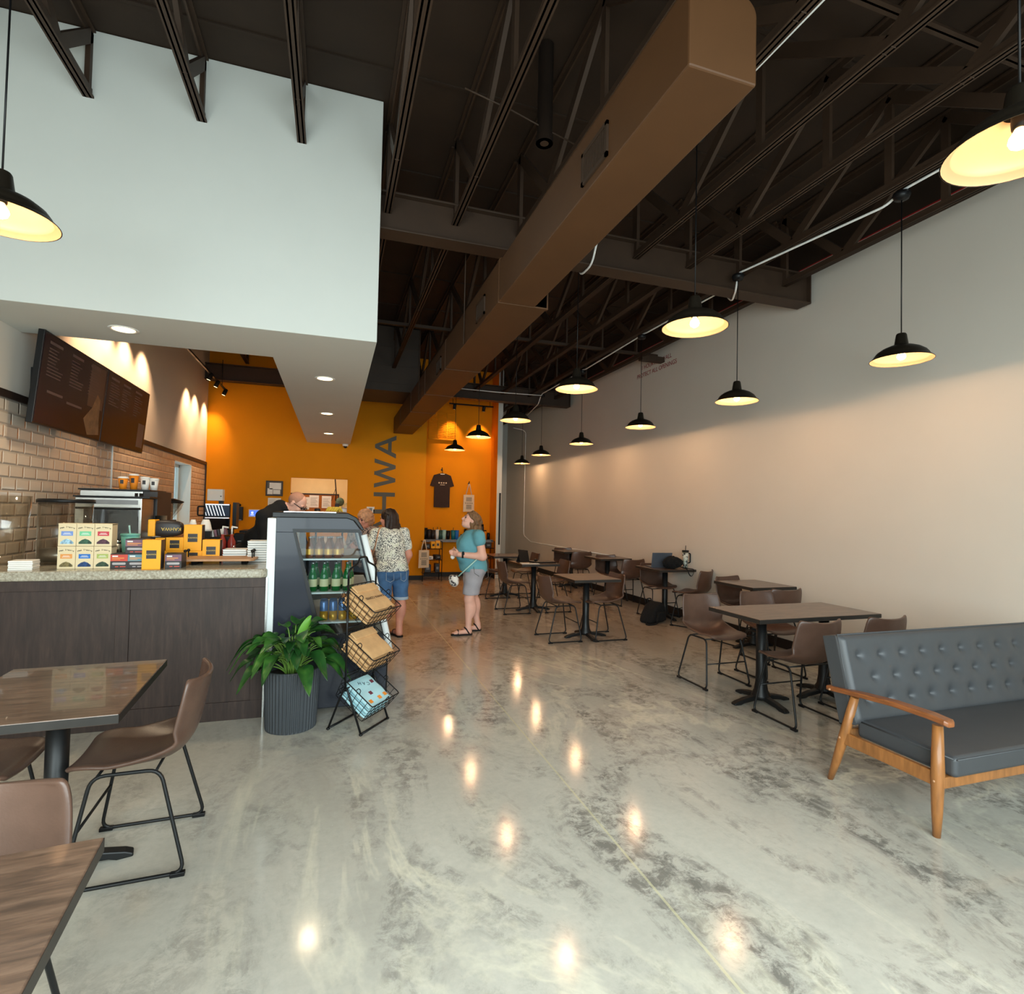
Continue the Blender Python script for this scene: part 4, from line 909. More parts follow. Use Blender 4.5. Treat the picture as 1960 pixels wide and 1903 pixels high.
for i in range(4):
    a, b, c, d = wn[i], wn[(i+1) % 4], ww[(i+1) % 4], ww[i]; m.prism([a, b, c, d], 'Y', -.012, .0)
m.build('window_frame', 'black_satin', fr)
MB().prism(wn, 'Y', .012, .018).build('side_glass', 'fridge_glass', fr)
MB().box(x0-.06, -.012, .06, x0, FL, 1.465).build('rear_post', 'white_metal', fr, bevel=.004)
MB().prism([(x0-.03,1.47),(.10,1.47),(.155,1.452),(.215,1.375),(.235,1.385),(.175,1.478),(.11,1.512),(x0-.03,1.512)], 'Y', -.015, FL+.01).build('top_cap', 'black_satin', fr, bevel=.006)
MB().box(x0+.05, -.008, 1.512, .02, FL, 1.517).build('light_strip', 'chrome', fr)
m = MB()
m.tube([(.232,.0,1.345),(.30,.0,1.08),(.365,.0,.82),(.425,.0,.57),(.452,.0,.44)], .026, 12); m.tube([(.232,FL-.02,1.345),(.452,FL-.02,.44)], .026, 12)
m.build('front_rail', 'white_metal', fr)
MB().box(.40, .02, .06, .445, FL, .50).build('front_kick', 'black_satin', fr, bevel=.01); MB().box(x0+.02, .05, .0, .36, FL-.05, .03).build('plinth', 'black_satin', fr)
MB().box(x0+.03, .036, .52, x0+.10, FL-.036, 1.40).build('inner_back', 'white_metal', fr); MB().box(x0+.1, .036, .53, .41, FL-.036, .56).build('inner_floor', 'steel', fr)
SH = [(.665,.36),(.895,.30),(1.155,.22)]
for z, xr in SH: MB().box(x0+.10, .04, z-.012, xr, FL-.04, z).build('shelf', 'white_metal', fr)
def bottle(m_glass, lab_m, h, r):
    t = thing('drink_bottle', '', 'bottle')
    MB().lathe([(1e-4,0),(r,0),(r,h*.5),(r*.9,h*.58),(r*.42,h*.8),(r*.36,h*.96),(1e-4,h*.96)], 16).build('glass_body', m_glass, t)
    MB().lathe([(1e-4,h),(r*.42,h),(r*.42,h*.93),(1e-4,h*.93)], 12).build('cap', 'steel', t)
    MB().lathe([(r*1.02,h*.16),(r*1.02,h*.42)], 16).build('label', lab_m, t)
    MB().lathe([(r*.66,h*.66),(r*.47,h*.78)], 12).build('neck_label', lab_m, t)
    return t
rows = [(bottle('bottle_green','label_cream',.225,.034), .895, 'green glass bottles on the middle fridge shelf', 'green bottle', (-.14,-.055,.035,.12), 2),
        (bottle('bottle_amber','can_gold',.165,.031), 1.155, 'amber bottles on the top fridge shelf', 'amber bottle', (-.17,-.10,-.03,.04), 2)]
pn = ('leftmost','second','third','rightmost')
for b0_, z, grp, nm, xs, ny in rows:
    first = True
    for j in range(ny):
        for i, x in enumerate(xs):
            lab = f'{pn[i]} {nm} in the {"front" if j == 0 else "second"} row, seen through the fridge glass'
            loc = (x+.02*j, 4.45+.13+.11*j, z)
            if first: b0_.location = loc; b0_['label'] = lab; b0_['group'] = grp; first = False
            else: dup(b0_, loc, 0, lab, grp)
for i, x in enumerate((-.05,.02,.09,.17)):
    for j in range(2):
        t = thing('drink_can', f'{pn[i]} blue and gold can in the {"front" if j == 0 else "second"} row, lowest fridge shelf', 'can', (x,4.57+.1*j,.665), 0, 'cans on the lowest fridge shelf')
        MB().lathe([(1e-4,0),(.026,0),(.031,.012),(.031,.075),(.031,.075)], 18).build('lower_body', 'can_gold', t); MB().lathe([(.031,.075),(.031,.14),(.025,.155),(1e-4,.155)], 18).build('upper_body', 'can_blue', t)
# service counter beyond the fridge with fruit on it
sc_ = thing('service_counter', 'dark service counter beyond the fridge where customers stand', 'counter', (-.30,7.15,0))
MB().box(0, 0, 0, .42, 2.2, 1.05).build('cabinet', 'counter_wood', sc_); MB().box(-.03, -.02, 1.05, .47, 2.22, 1.09).build('worktop', 'granite', sc_)
st = thing('fruit_stand', 'raised dark stand carrying fruit on the service counter', 'stand', (-.06,7.6,1.09)); MB().box(-.17, -.12, .36, .20, .12, .38).build('tray', 'black_satin', st)
for x in (-.15,.18): MB().tube([(x,0,0),(x,0,.36)], .012, 8).build('post', 'black_satin', st)
bn = thing('banana_bunch', 'bunch of bananas just above the fridge top', 'fruit', (-.0,7.6,1.47))
for i in range(5):
    a = -.5+.25*i; pts = [(-.1+.03*i+.02*q, math.sin(a)*.02+.01*q, .012+.07*math.sin(PI*q/5)) for q in range(6)]
    MB().tube(pts, [.006,.016,.019,.019,.015,.006], 8).build('banana', 'bread_yellow', bn)
tag(MB().lathe([(1e-4,0),(.03,0),(.04,.05),(.03,.07),(1e-4,.07)], 14).build('small_jar', 'coffee_black', None, (-.2,7.55,1.47)), 'small dark jar left of the bananas', 'jar')

# ================================================================== PLANT
pl_ = thing('potted_plant', 'large leafy green plant in ribbed charcoal pot before the fridge', 'plant', (-.245,4.20,0), .4)
NR = 44; m = MB(); vs = []; fs = []; prof = [(.168,0),(.172,.012),(.186,.40),(.186,.415),(.172,.415),(.165,.36)]
nn = NR*4
for q, (r, z) in enumerate(prof):
    for j in range(nn):
        k_ = r - (.0055 if (j % 4) in (0, 1) and .005 < z < .405 and q < 4 else 0); a = 2*PI*j/nn; vs.append((k_*math.cos(a), k_*math.sin(a), z))
for q in range(len(prof)-1):
    for j in range(nn): fs.append((q*nn+j, q*nn+(j+1) % nn, (q+1)*nn+(j+1) % nn, (q+1)*nn+j))
fs.append(tuple(range(nn))); m.raw(vs, fs).build('pot', 'pot_grey', pl_)
MB().lathe([(1e-4,.375),(.166,.37)], 32).build('soil', 'soil', pl_)
def leaf(m, base, az, reach, rise, droop, L, wdt, roll=0, mi=0):
    """petiole from base, then an arching blade"""
    d = Vector((math.cos(az), math.sin(az), 0)); sdv = Vector((-d.y, d.x, 0)); P0 = Vector(base)
    P1 = P0 + d*reach*.35 + Vector((0,0,rise*1.0)); P2 = P0 + d*reach + Vector((0,0,rise))
    st_ = [P0*(1-t)**2 + P1*2*t*(1-t) + P2*t*t for t in [i/8 for i in range(9)]]
    m.tube(st_, [.006-.0004*i for i in range(9)], 6, 1)
    tang = (st_[-1]-st_[-2]).normalized()
    def fn(u, v):
        t = v; q = 2*u-1; wv = wdt*(math.sin(PI*min(1, t**.8))**.75)*(1-.35*t) if 0 < t < 1 else .001
        ctr = P2 + tang*(L*t) + Vector((0,0,-droop*t*t*L)) ; nrm = tang.cross(sdv)
        rolls = sdv*math.cos(roll) + nrm*math.sin(roll)
        up = Vector((0,0,1)); return tuple(ctr + rolls*(q*wv/2) + up*(abs(q)**1.4*wv*.20 + .006*math.sin(9*t+3*q)*abs(q)) )
    m.grid(fn, 6, 12, mi, True)
rnd = random.Random(11); m = MB(); ml = MB()
spec = []
for i in range(64):
    az = i*2.39996 + rnd.uniform(-.2,.2); lay = rnd.random()
    spec.append((az, .06+.15*lay+rnd.uniform(-.03,.04), .31-.19*lay+rnd.uniform(-.05,.06), .25+.7*lay, rnd.uniform(.14,.20), rnd.uniform(.095,.135)))
for az, re, ri, dr, L, wd in spec:
    leaf(m, (.05*math.cos(az)*rnd.random(), .05*math.sin(az)*rnd.random(), .36), az, re, ri, dr, L, wd, rnd.uniform(-.5,.5))
for az in (-2.9, -2.7, 3.0): leaf(m, (0,0,.36), az-.4, .22, .26, 1.0, .20, .07, .2)
def clear(v):
    c4, s4 = math.cos(.4), math.sin(.4); x, y, z = v; wx, wy = x*c4-y*s4, x*s4+y*c4
    if wy > .15: wy = .15+.055*(1-math.exp(-(wy-.15)/.055))
    return (wx*c4+wy*s4, -wx*s4+wy*c4, z)
m.v = [clear(v) for v in m.v]
m.build('foliage', ['leaf_green', 'stem_green'], pl_)
yl = MB(); ax_ = Vector((.42,-.10,.90)).normalized(); sd_ = Vector((.80,.33,-.34)); sd_ = (sd_-ax_*sd_.dot(ax_)).normalized(); b0_ = Vector((.04,-.02,.58))
yl.tube([(.02,0,.36),(.025,-.01,.47),tuple(b0_)], [.006,.005,.004], 6, 1)
yl.grid(lambda u, v: tuple(b0_ + ax_*(.20*v) + sd_*((2*u-1)*.052*math.sin(PI*min(1, max(.02, v**.85)))**.7) + ax_.cross(sd_)*(.018*abs(2*u-1)**1.4+.02*v*v)), 8, 14, 0, True)
yl.build('young_leaf', ['leaf_young', 'stem_green'], pl_)

# ================================================================== WIRE RACK
rk = thing('wire_basket_rack', 'black three-tier wire basket rack in front of the fridge', 'rack', (.215,4.10,0), math.radians(52))
fm = MB(); hw = .165
for s in (-1, 1):
    fm.tube(fillet([(s*hw,-.135,.012),(s*hw,-.015,.30),(s*hw,.015,.30),(s*hw,.135,.012)], .06), .0075, 8)
    fm.tube([(s*hw,0,.285),(s*hw,0,1.06)], .0075, 8)
fm.tube(fillet([(-hw,0,1.05),(-hw,0,1.12),(-.06,0,1.16),(-.04,0,1.20),(.04,0,1.20),(.06,0,1.16),(hw,0,1.12),(hw,0,1.05)], .04), .0075, 8)
for y in (-.135, .135): fm.tube([(-hw,y,.012),(hw,y,.012)], .0075, 8)
for z in (.40,.72,.30): fm.tube([(-hw,0,z),(hw,0,z)], .006, 6)
fm.build('frame', 'black_satin', rk)
for s in (-1, 1):
    for y in (-.135, .135): MB().ball((s*hw,y,.010), .013, 6, 0, (1,1,.75)).build('foot', 'black_satin', rk)
def basket(z, tilt=.60):
    M = Matrix.Translation((0,-.02,z)) @ Matrix.Rotation(tilt, 4, 'X')
    m = MB(); wt, wb = .168, .148; y0t, y1t, y0b, y1b = -.145, .15, -.13, .135; h0, h1 = .15, .15
    T = [(-wt,y0t,h0),(wt,y0t,h0),(wt,y1t,h1),(-wt,y1t,h1)]; B = [(-wb,y0b,0),(wb,y0b,0),(wb,y1b,0),(-wb,y1b,0)]
    def lp_(a, b, t): return tuple(a[i]*(1-t)+b[i]*t for i in range(3))
    for t in (0, .33, .66, 1):
        R_ = [lp_(B[i], T[i], t) for i in range(4)]; m.tube(fillet(R_, .02, 3, True), .0042 if t == 1 else .0022, 6, closed=True, M=M)
    for i in range(4):
        n = 7 if i % 2 == 0 else 6; a, b, c, d = B[i], B[(i+1) % 4], T[(i+1) % 4], T[i]
        for k in range(n+1): m.tube([lp_(a,b,k/n), lp_(d,c,k/n)], .0022, 5, M=M)
    for k in range(1, 7): m.tube([lp_(B[0],B[1],k/7), lp_(B[3],B[2],k/7)], .0022, 5, M=M)
    for k in range(1, 6): m.tube([lp_(B[0],B[3],k/6), lp_(B[1],B[2],k/6)], .0022, 5, M=M)
    for i in (0, 1, 3):
        a = lp_(T[i], T[(i+1) % 4], .5); dx = (.018,0,0) if i == 0 else (0,.018,0)
        m.tube(fillet([tuple(a[q]-dx[q] for q in range(3)), (a[0]-dx[0]*.6,a[1]-dx[1]*.6,a[2]+.03), (a[0]+dx[0]*.6,a[1]+dx[1]*.6,a[2]+.03), tuple(a[q]+dx[q] for q in range(3))], .01, 3), .003, 5, M=M)
    m.build('basket', 'black_satin', rk); return M
RKM = Matrix.Translation((.215,4.10,0)) @ Matrix.Rotation(math.radians(52), 4, 'Z')
def paperbag(M, i, n, lab, group, ms='kraft', printed=False, mailer=False, sh=(0,0)):
    t = thing('paper_bag' if not mailer else 'mailer_pouch', lab, 'bag', (0,0,0), 0, group); t.matrix_world = RKM @ M @ Matrix.Translation((sh[0], .0+sh[1], .008+i*.036))
    def fn(u, v):
        a = 2*PI*u; cx, cz = math.cos(a), math.sin(a); e = math.sin(PI*min(.985, max(.015, v)))**.3
        x = .132*math.copysign(abs(cx)**.35, cx); y = -.122+.245*v; z = .016+.0155*e*math.copysign(abs(cz)**.45, cz) + .002*math.sin(14*v+5*u+i)
        return (x, y, z)
    MB().grid(fn, 28, 14).build('bag_body', ms, t)
    if not mailer: MB().box(-.130, .06, .026, .130, .124, .0375, 0, Matrix.Rotation(.05, 4, 'X')).build('folded_top', ms, t, bevel=.004)
    if printed: text('lettering', 'KAHWA COFFEE', (0,-.01,.0335), .029, 'kraft_print', t, (0,0,PI), .0003)
    if mailer:
        for x, y, c in ((-.085,-.09,'mail_orange'),(.02,-.09,'mail_orange'),(.09,-.085,'mail_orange'),(-.02,-.03,'mail_plum'),(.085,.05,'mail_plum')): MB().box(x-.016, y-.014, .0322, x+.016, y+.014, .0335).build('stamp', c, t)
        text('lettering', 'C A H', (.0,.06,.0335), .04, 'mail_ink', t, (0,0,PI-.4), .0003)
    return t
od = ('bottom','second','third','top')
for zt, nm in ((.80,'top'),(.475,'middle')):
    M = basket(zt)
    for i in range(4): paperbag(M, i, 4, f'{od[i]} brown paper bag in the {nm} wire basket', 'brown paper coffee bags', printed=(i == 3 and nm == 'top'), sh=(.0, .006*(i % 2)))
M = basket(.165)
for i in range(3): paperbag(M, i, 3, f'{("bottom","middle","top")[i]} pale blue printed pouch in the lowest wire basket', 'pale blue pouches', 'mail_blue', False, True, (.006*i-.006,.006*i-.006))

# ================================================================== SHOP ALCOVE
s = thing('wall_shelf', 'long grey shelf of tumblers across the orange alcove', 'shelf', (1.93,YA,.86)); MB().box(.0, -.32, -.04, 1.66, -.002, .02).build('board', 'grey_plastic', s, bevel=.003)
for x in (.4, 1.2): MB().box(x-.015, -.28, -.12, x+.015, -.002, -.04).build('bracket', 'black_metal', s)
SZ = .88
def tumbler(x, h, r0, r1, m_, lab, straw=True, lidm=None, y=12.52):
    t = thing('tumbler', lab, 'tumbler', (x,y,SZ)); MB().lathe([(1e-4,0),(r0,0),(r1,h),(1e-4,h)], 20).build('cup', m_, t); MB().lathe([(1e-4,h+.014),(r1*.98,h+.012),(r1*1.05,h),(r1,h-.004)], 20).build('lid', lidm or m_, t)
    if straw: MB().tube([(0,0,h),(.004,0,h+.075)], .006, 6).build('straw', 'black_satin', t)
    return t
for i, (x, h, r0, r1, m_, lab) in enumerate(((2.0,.25,.05,.062,'black_satin','black tumbler at the left end of alcove shelf'),(2.10,.215,.045,.055,'coffee_black','dark tumbler with emblem, second on the alcove shelf'),(2.19,.20,.045,.055,'coffee_black','dark tumbler behind the white cup'),(2.285,.21,.032,.047,'white_plastic','white tumbler on the alcove shelf'),(2.36,.20,.04,.052,'dark_green','dark green tumbler between white and pale teal ones'),(2.445,.205,.038,.052,'pale_teal','pale teal tumbler on the alcove shelf'),(2.54,.19,.042,.055,'black_satin','black tumbler between pale and deep teal ones'),(2.66,.20,.045,.056,'deep_teal','deep teal tumbler on the alcove shelf'),(2.745,.20,.04,.05,'tag_cobalt','blue tumbler right of the deep teal one'))):
    tumbler(x, h, r0, r1, m_, lab, i in (2, 3, 4, 7), None)
for i, (x, h, m_, lab) in enumerate(((2.86,.12,'steel','small steel cup on the alcove shelf'),(2.95,.25,'black_satin','tall black bottle in front of the woman on the alcove shelf'),(3.03,.20,'black_metal','black jar behind the woman in teal'),(3.36,.36,'coffee_black','tall dark coffee bag at the right of alcove shelf'),(3.43,.22,'cup_orange','orange carton at the right end of alcove shelf'),(3.51,.16,'black_satin','low black tin at the right end of alcove shelf'))):
    t = thing('shop_jar', lab, 'jar', (x,12.52,SZ)); MB().lathe([(1e-4,0),(.036,0),(.036,h*.8),(.028,h*.9),(1e-4,h*.9)], 16).build('body', m_, t); MB().lathe([(1e-4,h),(.03,h),(.03,h*.88),(1e-4,h*.88)], 16).build('lid', 'black_satin', t)
def bakers_rack(x, y, rz, lab):
    t = thing('shelf_rack', lab, 'rack', (x,y,0), rz); w, d = .21, .16
    for zz in (-1, 1):
        MB().tube(fillet([(zz*w,-d,.0),(zz*w,-d,.86),(zz*w,d,.86),(zz*w,d,0)], .05), .009, 6).build('side_frame', 'black_satin', t)
    for z in (.18,.46,.70):
        m = MB().tube([(-w,-d,z),(w,-d,z)], .007, 6).tube([(-w,d,z),(w,d,z)], .007, 6)
        for k_ in range(9): m.tube([(-w+k_*w/4,-d,z),(-w+k_*w/4,d,z)], .004, 5)
        m.build('wire_shelf', 'black_satin', t)
    for s_ in (-1, 1):
        for y_ in (-d, d): MB().ball((s_*w,y_,.01), .014, 6, 0, (1,1,.7)).build('foot', 'black_satin', t)
    return t
bakers_rack(2.08, 12.05, 0, 'black wire rack of coffee goods left of the alcove'); bakers_rack(3.34, 12.28, 0, 'black wire rack of goods at the right of alcove')
def goods(x, y, z, dx, dy, dz, m_, nm, lab, cat, rz=0):
    t = thing(nm, lab, cat, (x,y,z), rz); MB().box(-dx/2, -dy/2, 0, dx/2, dy/2, dz).build('body', m_, t, bevel=.008)
    MB().box(-dx*.25, -dy/2-.002, dz*.35, dx*.25, -dy/2+.001, dz*.65).build('label_patch', 'coffee_black' if m_ == 'yellow_bag' else 'grey_plastic', t); return t
goods(2.10,12.02,.708,.10,.12,.15,'yellow_bag','coffee_pack','yellow coffee pack on the left rack, left one','coffee pack',.1); goods(2.21,12.0,.708,.10,.12,.17,'yellow_bag','coffee_pack','yellow coffee pack on the left rack, right one','coffee pack',-.1)
goods(1.97,12.02,.708,.12,.16,.10,'coffee_black','gift_box','black box on the top shelf of left rack','box'); goods(2.02,12.02,.468,.16,.2,.07,'paper_white','leaflet_pile','pile of pale leaflets on the left rack','leaflets'); goods(2.20,12.02,.468,.12,.2,.10,'coffee_black','gift_box','dark box beside the leaflets on left rack','box',.2)
goods(1.99,12.02,.188,.14,.2,.17,'coffee_black','gift_box','black box on the bottom shelf of left rack','box'); goods(2.20,12.02,.188,.1,.2,.19,'coffee_black','gift_box','upright black box on the bottom shelf of left rack','box')
goods(3.22,12.24,.708,.10,.12,.22,'yellow_bag','coffee_pack','yellow coffee pack on the right rack behind the woman','coffee pack'); goods(3.42,12.24,.708,.14,.16,.12,'coffee_black','gift_box','dark box on the top shelf of right rack','box'); goods(3.30,12.24,.468,.2,.2,.1,'paper_white','folded_shirts','folded pale shirts on the right rack','clothes'); goods(3.30,12.24,.188,.24,.2,.18,'cherry_wood','gift_box','brown box on the bottom shelf of right rack','box')
# t-shirt and totes
def hook(x, z, lab, Y=YA):
    t = thing('wall_hook', lab, 'hook', (x,Y,z)); MB().cyl((0,0,0), .022, 0, .012, 12, M=Matrix.Rotation(PI/2, 4, 'X')).build('plate', 'black_satin', t); MB().tube(fillet([(0,-.01,0),(0,-.05,-.01),(0,-.06,.03)], .015), .008, 6).build('prong', 'black_satin', t)
    MB().ball((0,-.06,.04), .013, 6).build('tip', 'black_satin', t)
hook(2.39, 2.50, 'black hook above the brown t-shirt'); hook(3.05, 2.20, 'black hook holding the white tote bag')
ts = thing('tee_shirt', 'dark brown t-shirt on a hanger on the orange wall', 'shirt', (2.40,YA-.055,1.62))
half = [(0,.755),(.055,.785),(.075,.79),(.20,.745),(.285,.50),(.20,.475),(.185,.50),(.185,.0),(0,-.01)]
poly = [(x,z) for x, z in half] + [(-x,z) for x, z in reversed(half[1:-1])]
MB().prism(poly, 'Y', -.018, .018).build('fabric', 'tee_brown', ts, bevel=.012)
MB().tube(fillet([(-.19,-.0,.745),(0,0,.80),(.19,0,.745)], .03), .007, 6).tube(fillet([(0,0,.80),(0,0,.86),(.0,-.0,.885)], .01), .005, 6).build('hanger', 'black_satin', ts)
m = MB()
for i in range(4): m.tube([(-.075+i*.055,-.0195,.57),(-.075+i*.055,-.0215,.57)], .018, 10)
m.box(-.05, -.0205, .515, .06, -.0185, .528); m.build('chest_print', 'canvas', ts)
MB().box(-.05, -.02, .765, .05, -.012, .785).build('neck_label', 'paper_white', ts)
def tote(x, y, z, lab, w=.27, h=.40, hh=.25):
    t = thing('tote_bag', lab, 'bag', (x,y,z))
    def fn(u, v):
        a = 2*PI*u; e = .3+.7*math.sin(PI*min(1, max(0, v*.9+.05))); return (w/2*math.copysign(abs(math.cos(a))**.3, math.cos(a))*(1-.04*v), .016*e*math.sin(a)-.02, h*v+.008*math.cos(a)*(1-v))
    MB().grid(fn, 28, 14).build('canvas_body', 'canvas', t)
    MB().tube(fillet([(-w*.27,-.02,h-.01),(-.012,-.03,h+hh),(.012,-.03,h+hh),(w*.25,-.02,h-.01)], .02), .012, 6, flat=.3).build('handle', 'canvas', t)
    text('lettering', 'KAHWA', (0,-.0385,h*.50), w*.19, 'ink', t, (PI/2,0,0), .0003)
    m = MB()
    for k_ in range(5): m.box(-w*.26, -.0385, h*.62+k_*.02, w*.26, -.036, h*.62+k_*.02+.010); m.box(-w*.24, -.0385, h*.16+k_*.022, w*.24, -.036, h*.16+k_*.022+.011)
    m.build('printed_lines', 'ink_grey', t); return t
tote(3.05, YA-.03, 1.53, 'cream printed tote bag hanging on the orange alcove wall'); tote(1.885, 11.86, .30, 'cream printed tote bag hanging from the left wire rack', .23, .38, .22)
t, w, h = wallbox('return_grille', 'orange painted return air grille high in the alcove', 'vent', 822,788,872,842, 'paint_orange_lit', .03, YA); m = MB()
for i in range(4): m.box(-w/2+i*w/3-.012, -.045, -h/2, -w/2+i*w/3+.012, -.03, h/2)
m.box(-w/2-.02, -.045, -h/2-.02, w/2+.02, -.03, -h/2+.01); m.build('frame', 'paint_orange', t); m = MB()
for k_ in range(16): m.box(-w/2, -.04, -h/2+k_*h/16, w/2, -.032, -h/2+k_*h/16+.012)
m.build('louvres', 'paint_orange', t)

# ================================================================== PEOPLE
class SDF:
    """bodies as one continuous smooth-blended surface on a voxel grid, meshed by surface nets"""
    def __init__(s, lo, hi, h=.0075):
        s.h = h; s.lo = np.array(lo, float); n = np.ceil((np.array(hi)-s.lo)/h).astype(int)+1; s.n = n
        s.V = np.full(n, .2, np.float32)
    def _blk(s, lo, hi, m):
        a = np.clip(np.floor((np.array(lo)-m-s.lo)/s.h).astype(int), 0, s.n); b = np.clip(np.ceil((np.array(hi)+m-s.lo)/s.h).astype(int)+1, 0, s.n)
        sl = tuple(slice(a[i], b[i]) for i in range(3))
        ax = [(s.lo[i]+np.arange(a[i], b[i])*s.h).astype(np.float32) for i in range(3)]
        return sl, ax[0][:,None,None], ax[1][None,:,None], ax[2][None,None,:]
    def _mix(s, sl, d, k, sub=False):
        V = s.V[sl]
        if sub:
            e = np.maximum(k-np.abs(V+d), 0)/k if k else 0; s.V[sl] = np.maximum(V, -d) + (e*e*k*.25 if k else 0)
        else:
            e = np.maximum(k-np.abs(V-d), 0)/k if k else 0; s.V[sl] = np.minimum(V, d) - (e*e*k*.25 if k else 0)
    def cap(s, a, b, ra, rb, k=.03, sub=False, flat=1.0):
        a = np.array(a, float); b = np.array(b, float); r = max(ra, rb)
        sl, X, Y, Z = s._blk(np.minimum(a, b)-r, np.maximum(a, b)+r, .08); ab = b-a; L = max(1e-9, ab @ ab)
        t = np.clip(((X-a[0])*ab[0]+(Y-a[1])*ab[1]+(Z-a[2])*ab[2])/L, 0, 1)
        d = np.sqrt((X-a[0]-t*ab[0])**2+(Y-a[1]-t*ab[1])**2+(Z-a[2]-t*ab[2])**2) - (ra+t*(rb-ra)); s._mix(sl, d, k, sub); return s
    def ell(s, c, r, k=.03, rot=None, sub=False):
        c = np.array(c, float); r = np.array(r, float); m = r.max(); sl, X, Y, Z = s._blk(c-m, c+m, .08)
        x, y, z = X-c[0], Y-c[1], Z-c[2]
        if rot is not None:
            R = np.array(Euler(rot).to_matrix()).T; x, y, z = R[0,0]*x+R[0,1]*y+R[0,2]*z, R[1,0]*x+R[1,1]*y+R[1,2]*z, R[2,0]*x+R[2,1]*y+R[2,2]*z
        k0 = np.sqrt((x/r[0])**2+(y/r[1])**2+(z/r[2])**2); k1 = np.sqrt((x/r[0]**2)**2+(y/r[1]**2)**2+(z/r[2]**2)**2)
        s._mix(sl, k0*(k0-1)/np.maximum(k1, 1e-6), k, sub); return s
    def cut(s, n, d):
        """keep the side where n.p < d"""
        n = np.array(n, float); n /= np.linalg.norm(n)
        ax = [(s.lo[i]+np.arange(s.n[i])*s.h).astype(np.float32) for i in range(3)]
        s.V = np.maximum(s.V, n[0]*ax[0][:,None,None]+n[1]*ax[1][None,:,None]+n[2]*ax[2][None,None,:]-d); return s
    def wave(s, fn):
        ax = [(s.lo[i]+np.arange(s.n[i])*s.h).astype(np.float32) for i in range(3)]
        s.V = s.V + fn(ax[0][:,None,None], ax[1][None,:,None], ax[2][None,None,:]).astype(np.float32); return s
    def build(s, name, m, parent, smooth=1):
        V = s.V; V[0] = V[-1] = .2; V[:,0] = V[:,-1] = .2; V[:,:,0] = V[:,:,-1] = .2
        I = V < 0; c = [I[i:I.shape[0]-1+i, j:I.shape[1]-1+j, k:I.shape[2]-1+k] for i in (0,1) for j in (0,1) for k in (0,1)]
        cnt = sum(x.astype(np.int8) for x in c); act = (cnt > 0) & (cnt < 8); cells = np.argwhere(act)
        idx = np.full(act.shape, -1, np.int64); idx[tuple(cells.T)] = np.arange(len(cells))
        P = np.zeros((len(cells), 3)); W = np.zeros(len(cells)); cor = [(i,j,k) for i in (0,1) for j in (0,1) for k in (0,1)]
        for a in range(8):
            for b in range(a+1, 8):
                if sum(abs(cor[a][q]-cor[b][q]) for q in range(3)) != 1: continue
                va = V[tuple((cells+cor[a]).T)]; vb = V[tuple((cells+cor[b]).T)]; x = (va < 0) != (vb < 0); t = np.where(x, va/np.where(va == vb, 1, va-vb), 0)
                p = np.array(cor[a])[None]+t[:,None]*(np.array(cor[b])-np.array(cor[a]))[None]; P += p*x[:,None]; W += x
        P = (P/W[:,None]+cells)*s.h+s.lo; F = []
        for ax in range(3):
            o = [q for q in range(3) if q != ax]; sl0 = [slice(1, -1)]*3; sl1 = [slice(1, -1)]*3; sl0[ax] = slice(0, -1); sl1[ax] = slice(1, None)
            A, B = I[tuple(sl0)], I[tuple(sl1)]; e = np.argwhere(A != B); e0 = e.copy()
            for q in o: e0[:,q] += 1
            d1 = np.zeros(3, int); d1[o[0]] = 1; d2 = np.zeros(3, int); d2[o[1]] = 1
            q4 = np.stack([idx[tuple((e0-d1-d2).T)], idx[tuple((e0-d2).T)], idx[tuple(e0.T)], idx[tuple((e0-d1).T)]], 1)
            fl = A[tuple(e.T)] != (ax == 1); q4[~fl] = q4[~fl][:, ::-1]; F.append(q4)
        F = np.concatenate(F); F = F[(F >= 0).all(1)]
        me = bpy.data.meshes.new(name); me.from_pydata(P.tolist(), [], F.tolist()); me.polygons.foreach_set('use_smooth', [True]*len(F)); me.materials.append(MATS[m]); me.update()
        o = bpy.data.objects.new(name, me); COL.objects.link(o); o.parent = parent
        if smooth: md = o.modifiers.new('relax', 'SMOOTH'); md.factor = .5; md.iterations = smooth*2
        return o
V3 = lambda *a: np.array(a, float)
def hand(S, wr, d, up, side, curl=.5, sc=1.0):
    """palm and five unequal bent fingers; d = pointing way, up = back of the hand, side = thumb side"""
    d = V3(*d); d /= np.linalg.norm(d); side = V3(*side); side -= d*(side @ d); side /= np.linalg.norm(side); up = np.cross(d, side); 
    pc = V3(*wr)+d*.045*sc
    S.cap(V3(*wr)+d*.01, pc+d*.03*sc, .024*sc, .028*sc, .02); S.cap(pc-side*.018*sc, pc+d*.03*sc-side*.022*sc, .018*sc, .016*sc, .02); S.cap(pc+side*.016*sc, pc+d*.03*sc+side*.020*sc, .018*sc, .016*sc, .02)
    for q, (off, L) in enumerate(((.026,.068),(.009,.078),(-.009,.073),(-.025,.056))):
        p = pc+d*.04*sc+side*off*sc; a = 0
        for f, w in ((.45,.0095),(.32,.0088),(.25,.0078)):
            a += curl*(.7+.12*q); v = d*math.cos(a)-up*math.sin(a); p2 = p+v*L*f*sc; S.cap(p, p2, w*sc, w*.92*sc, .006); p = p2
    p = V3(*wr)+d*.022*sc+side*.024*sc
    for L, ang, w in ((.034,.75,.0115),(.028,.45,.0098)):
        v = d*math.cos(ang)+side*math.sin(ang)-up*.35*curl; v /= np.linalg.norm(v); p2 = p+v*L*sc; S.cap(p, p2, w*sc, w*.92*sc, .008); p = p2
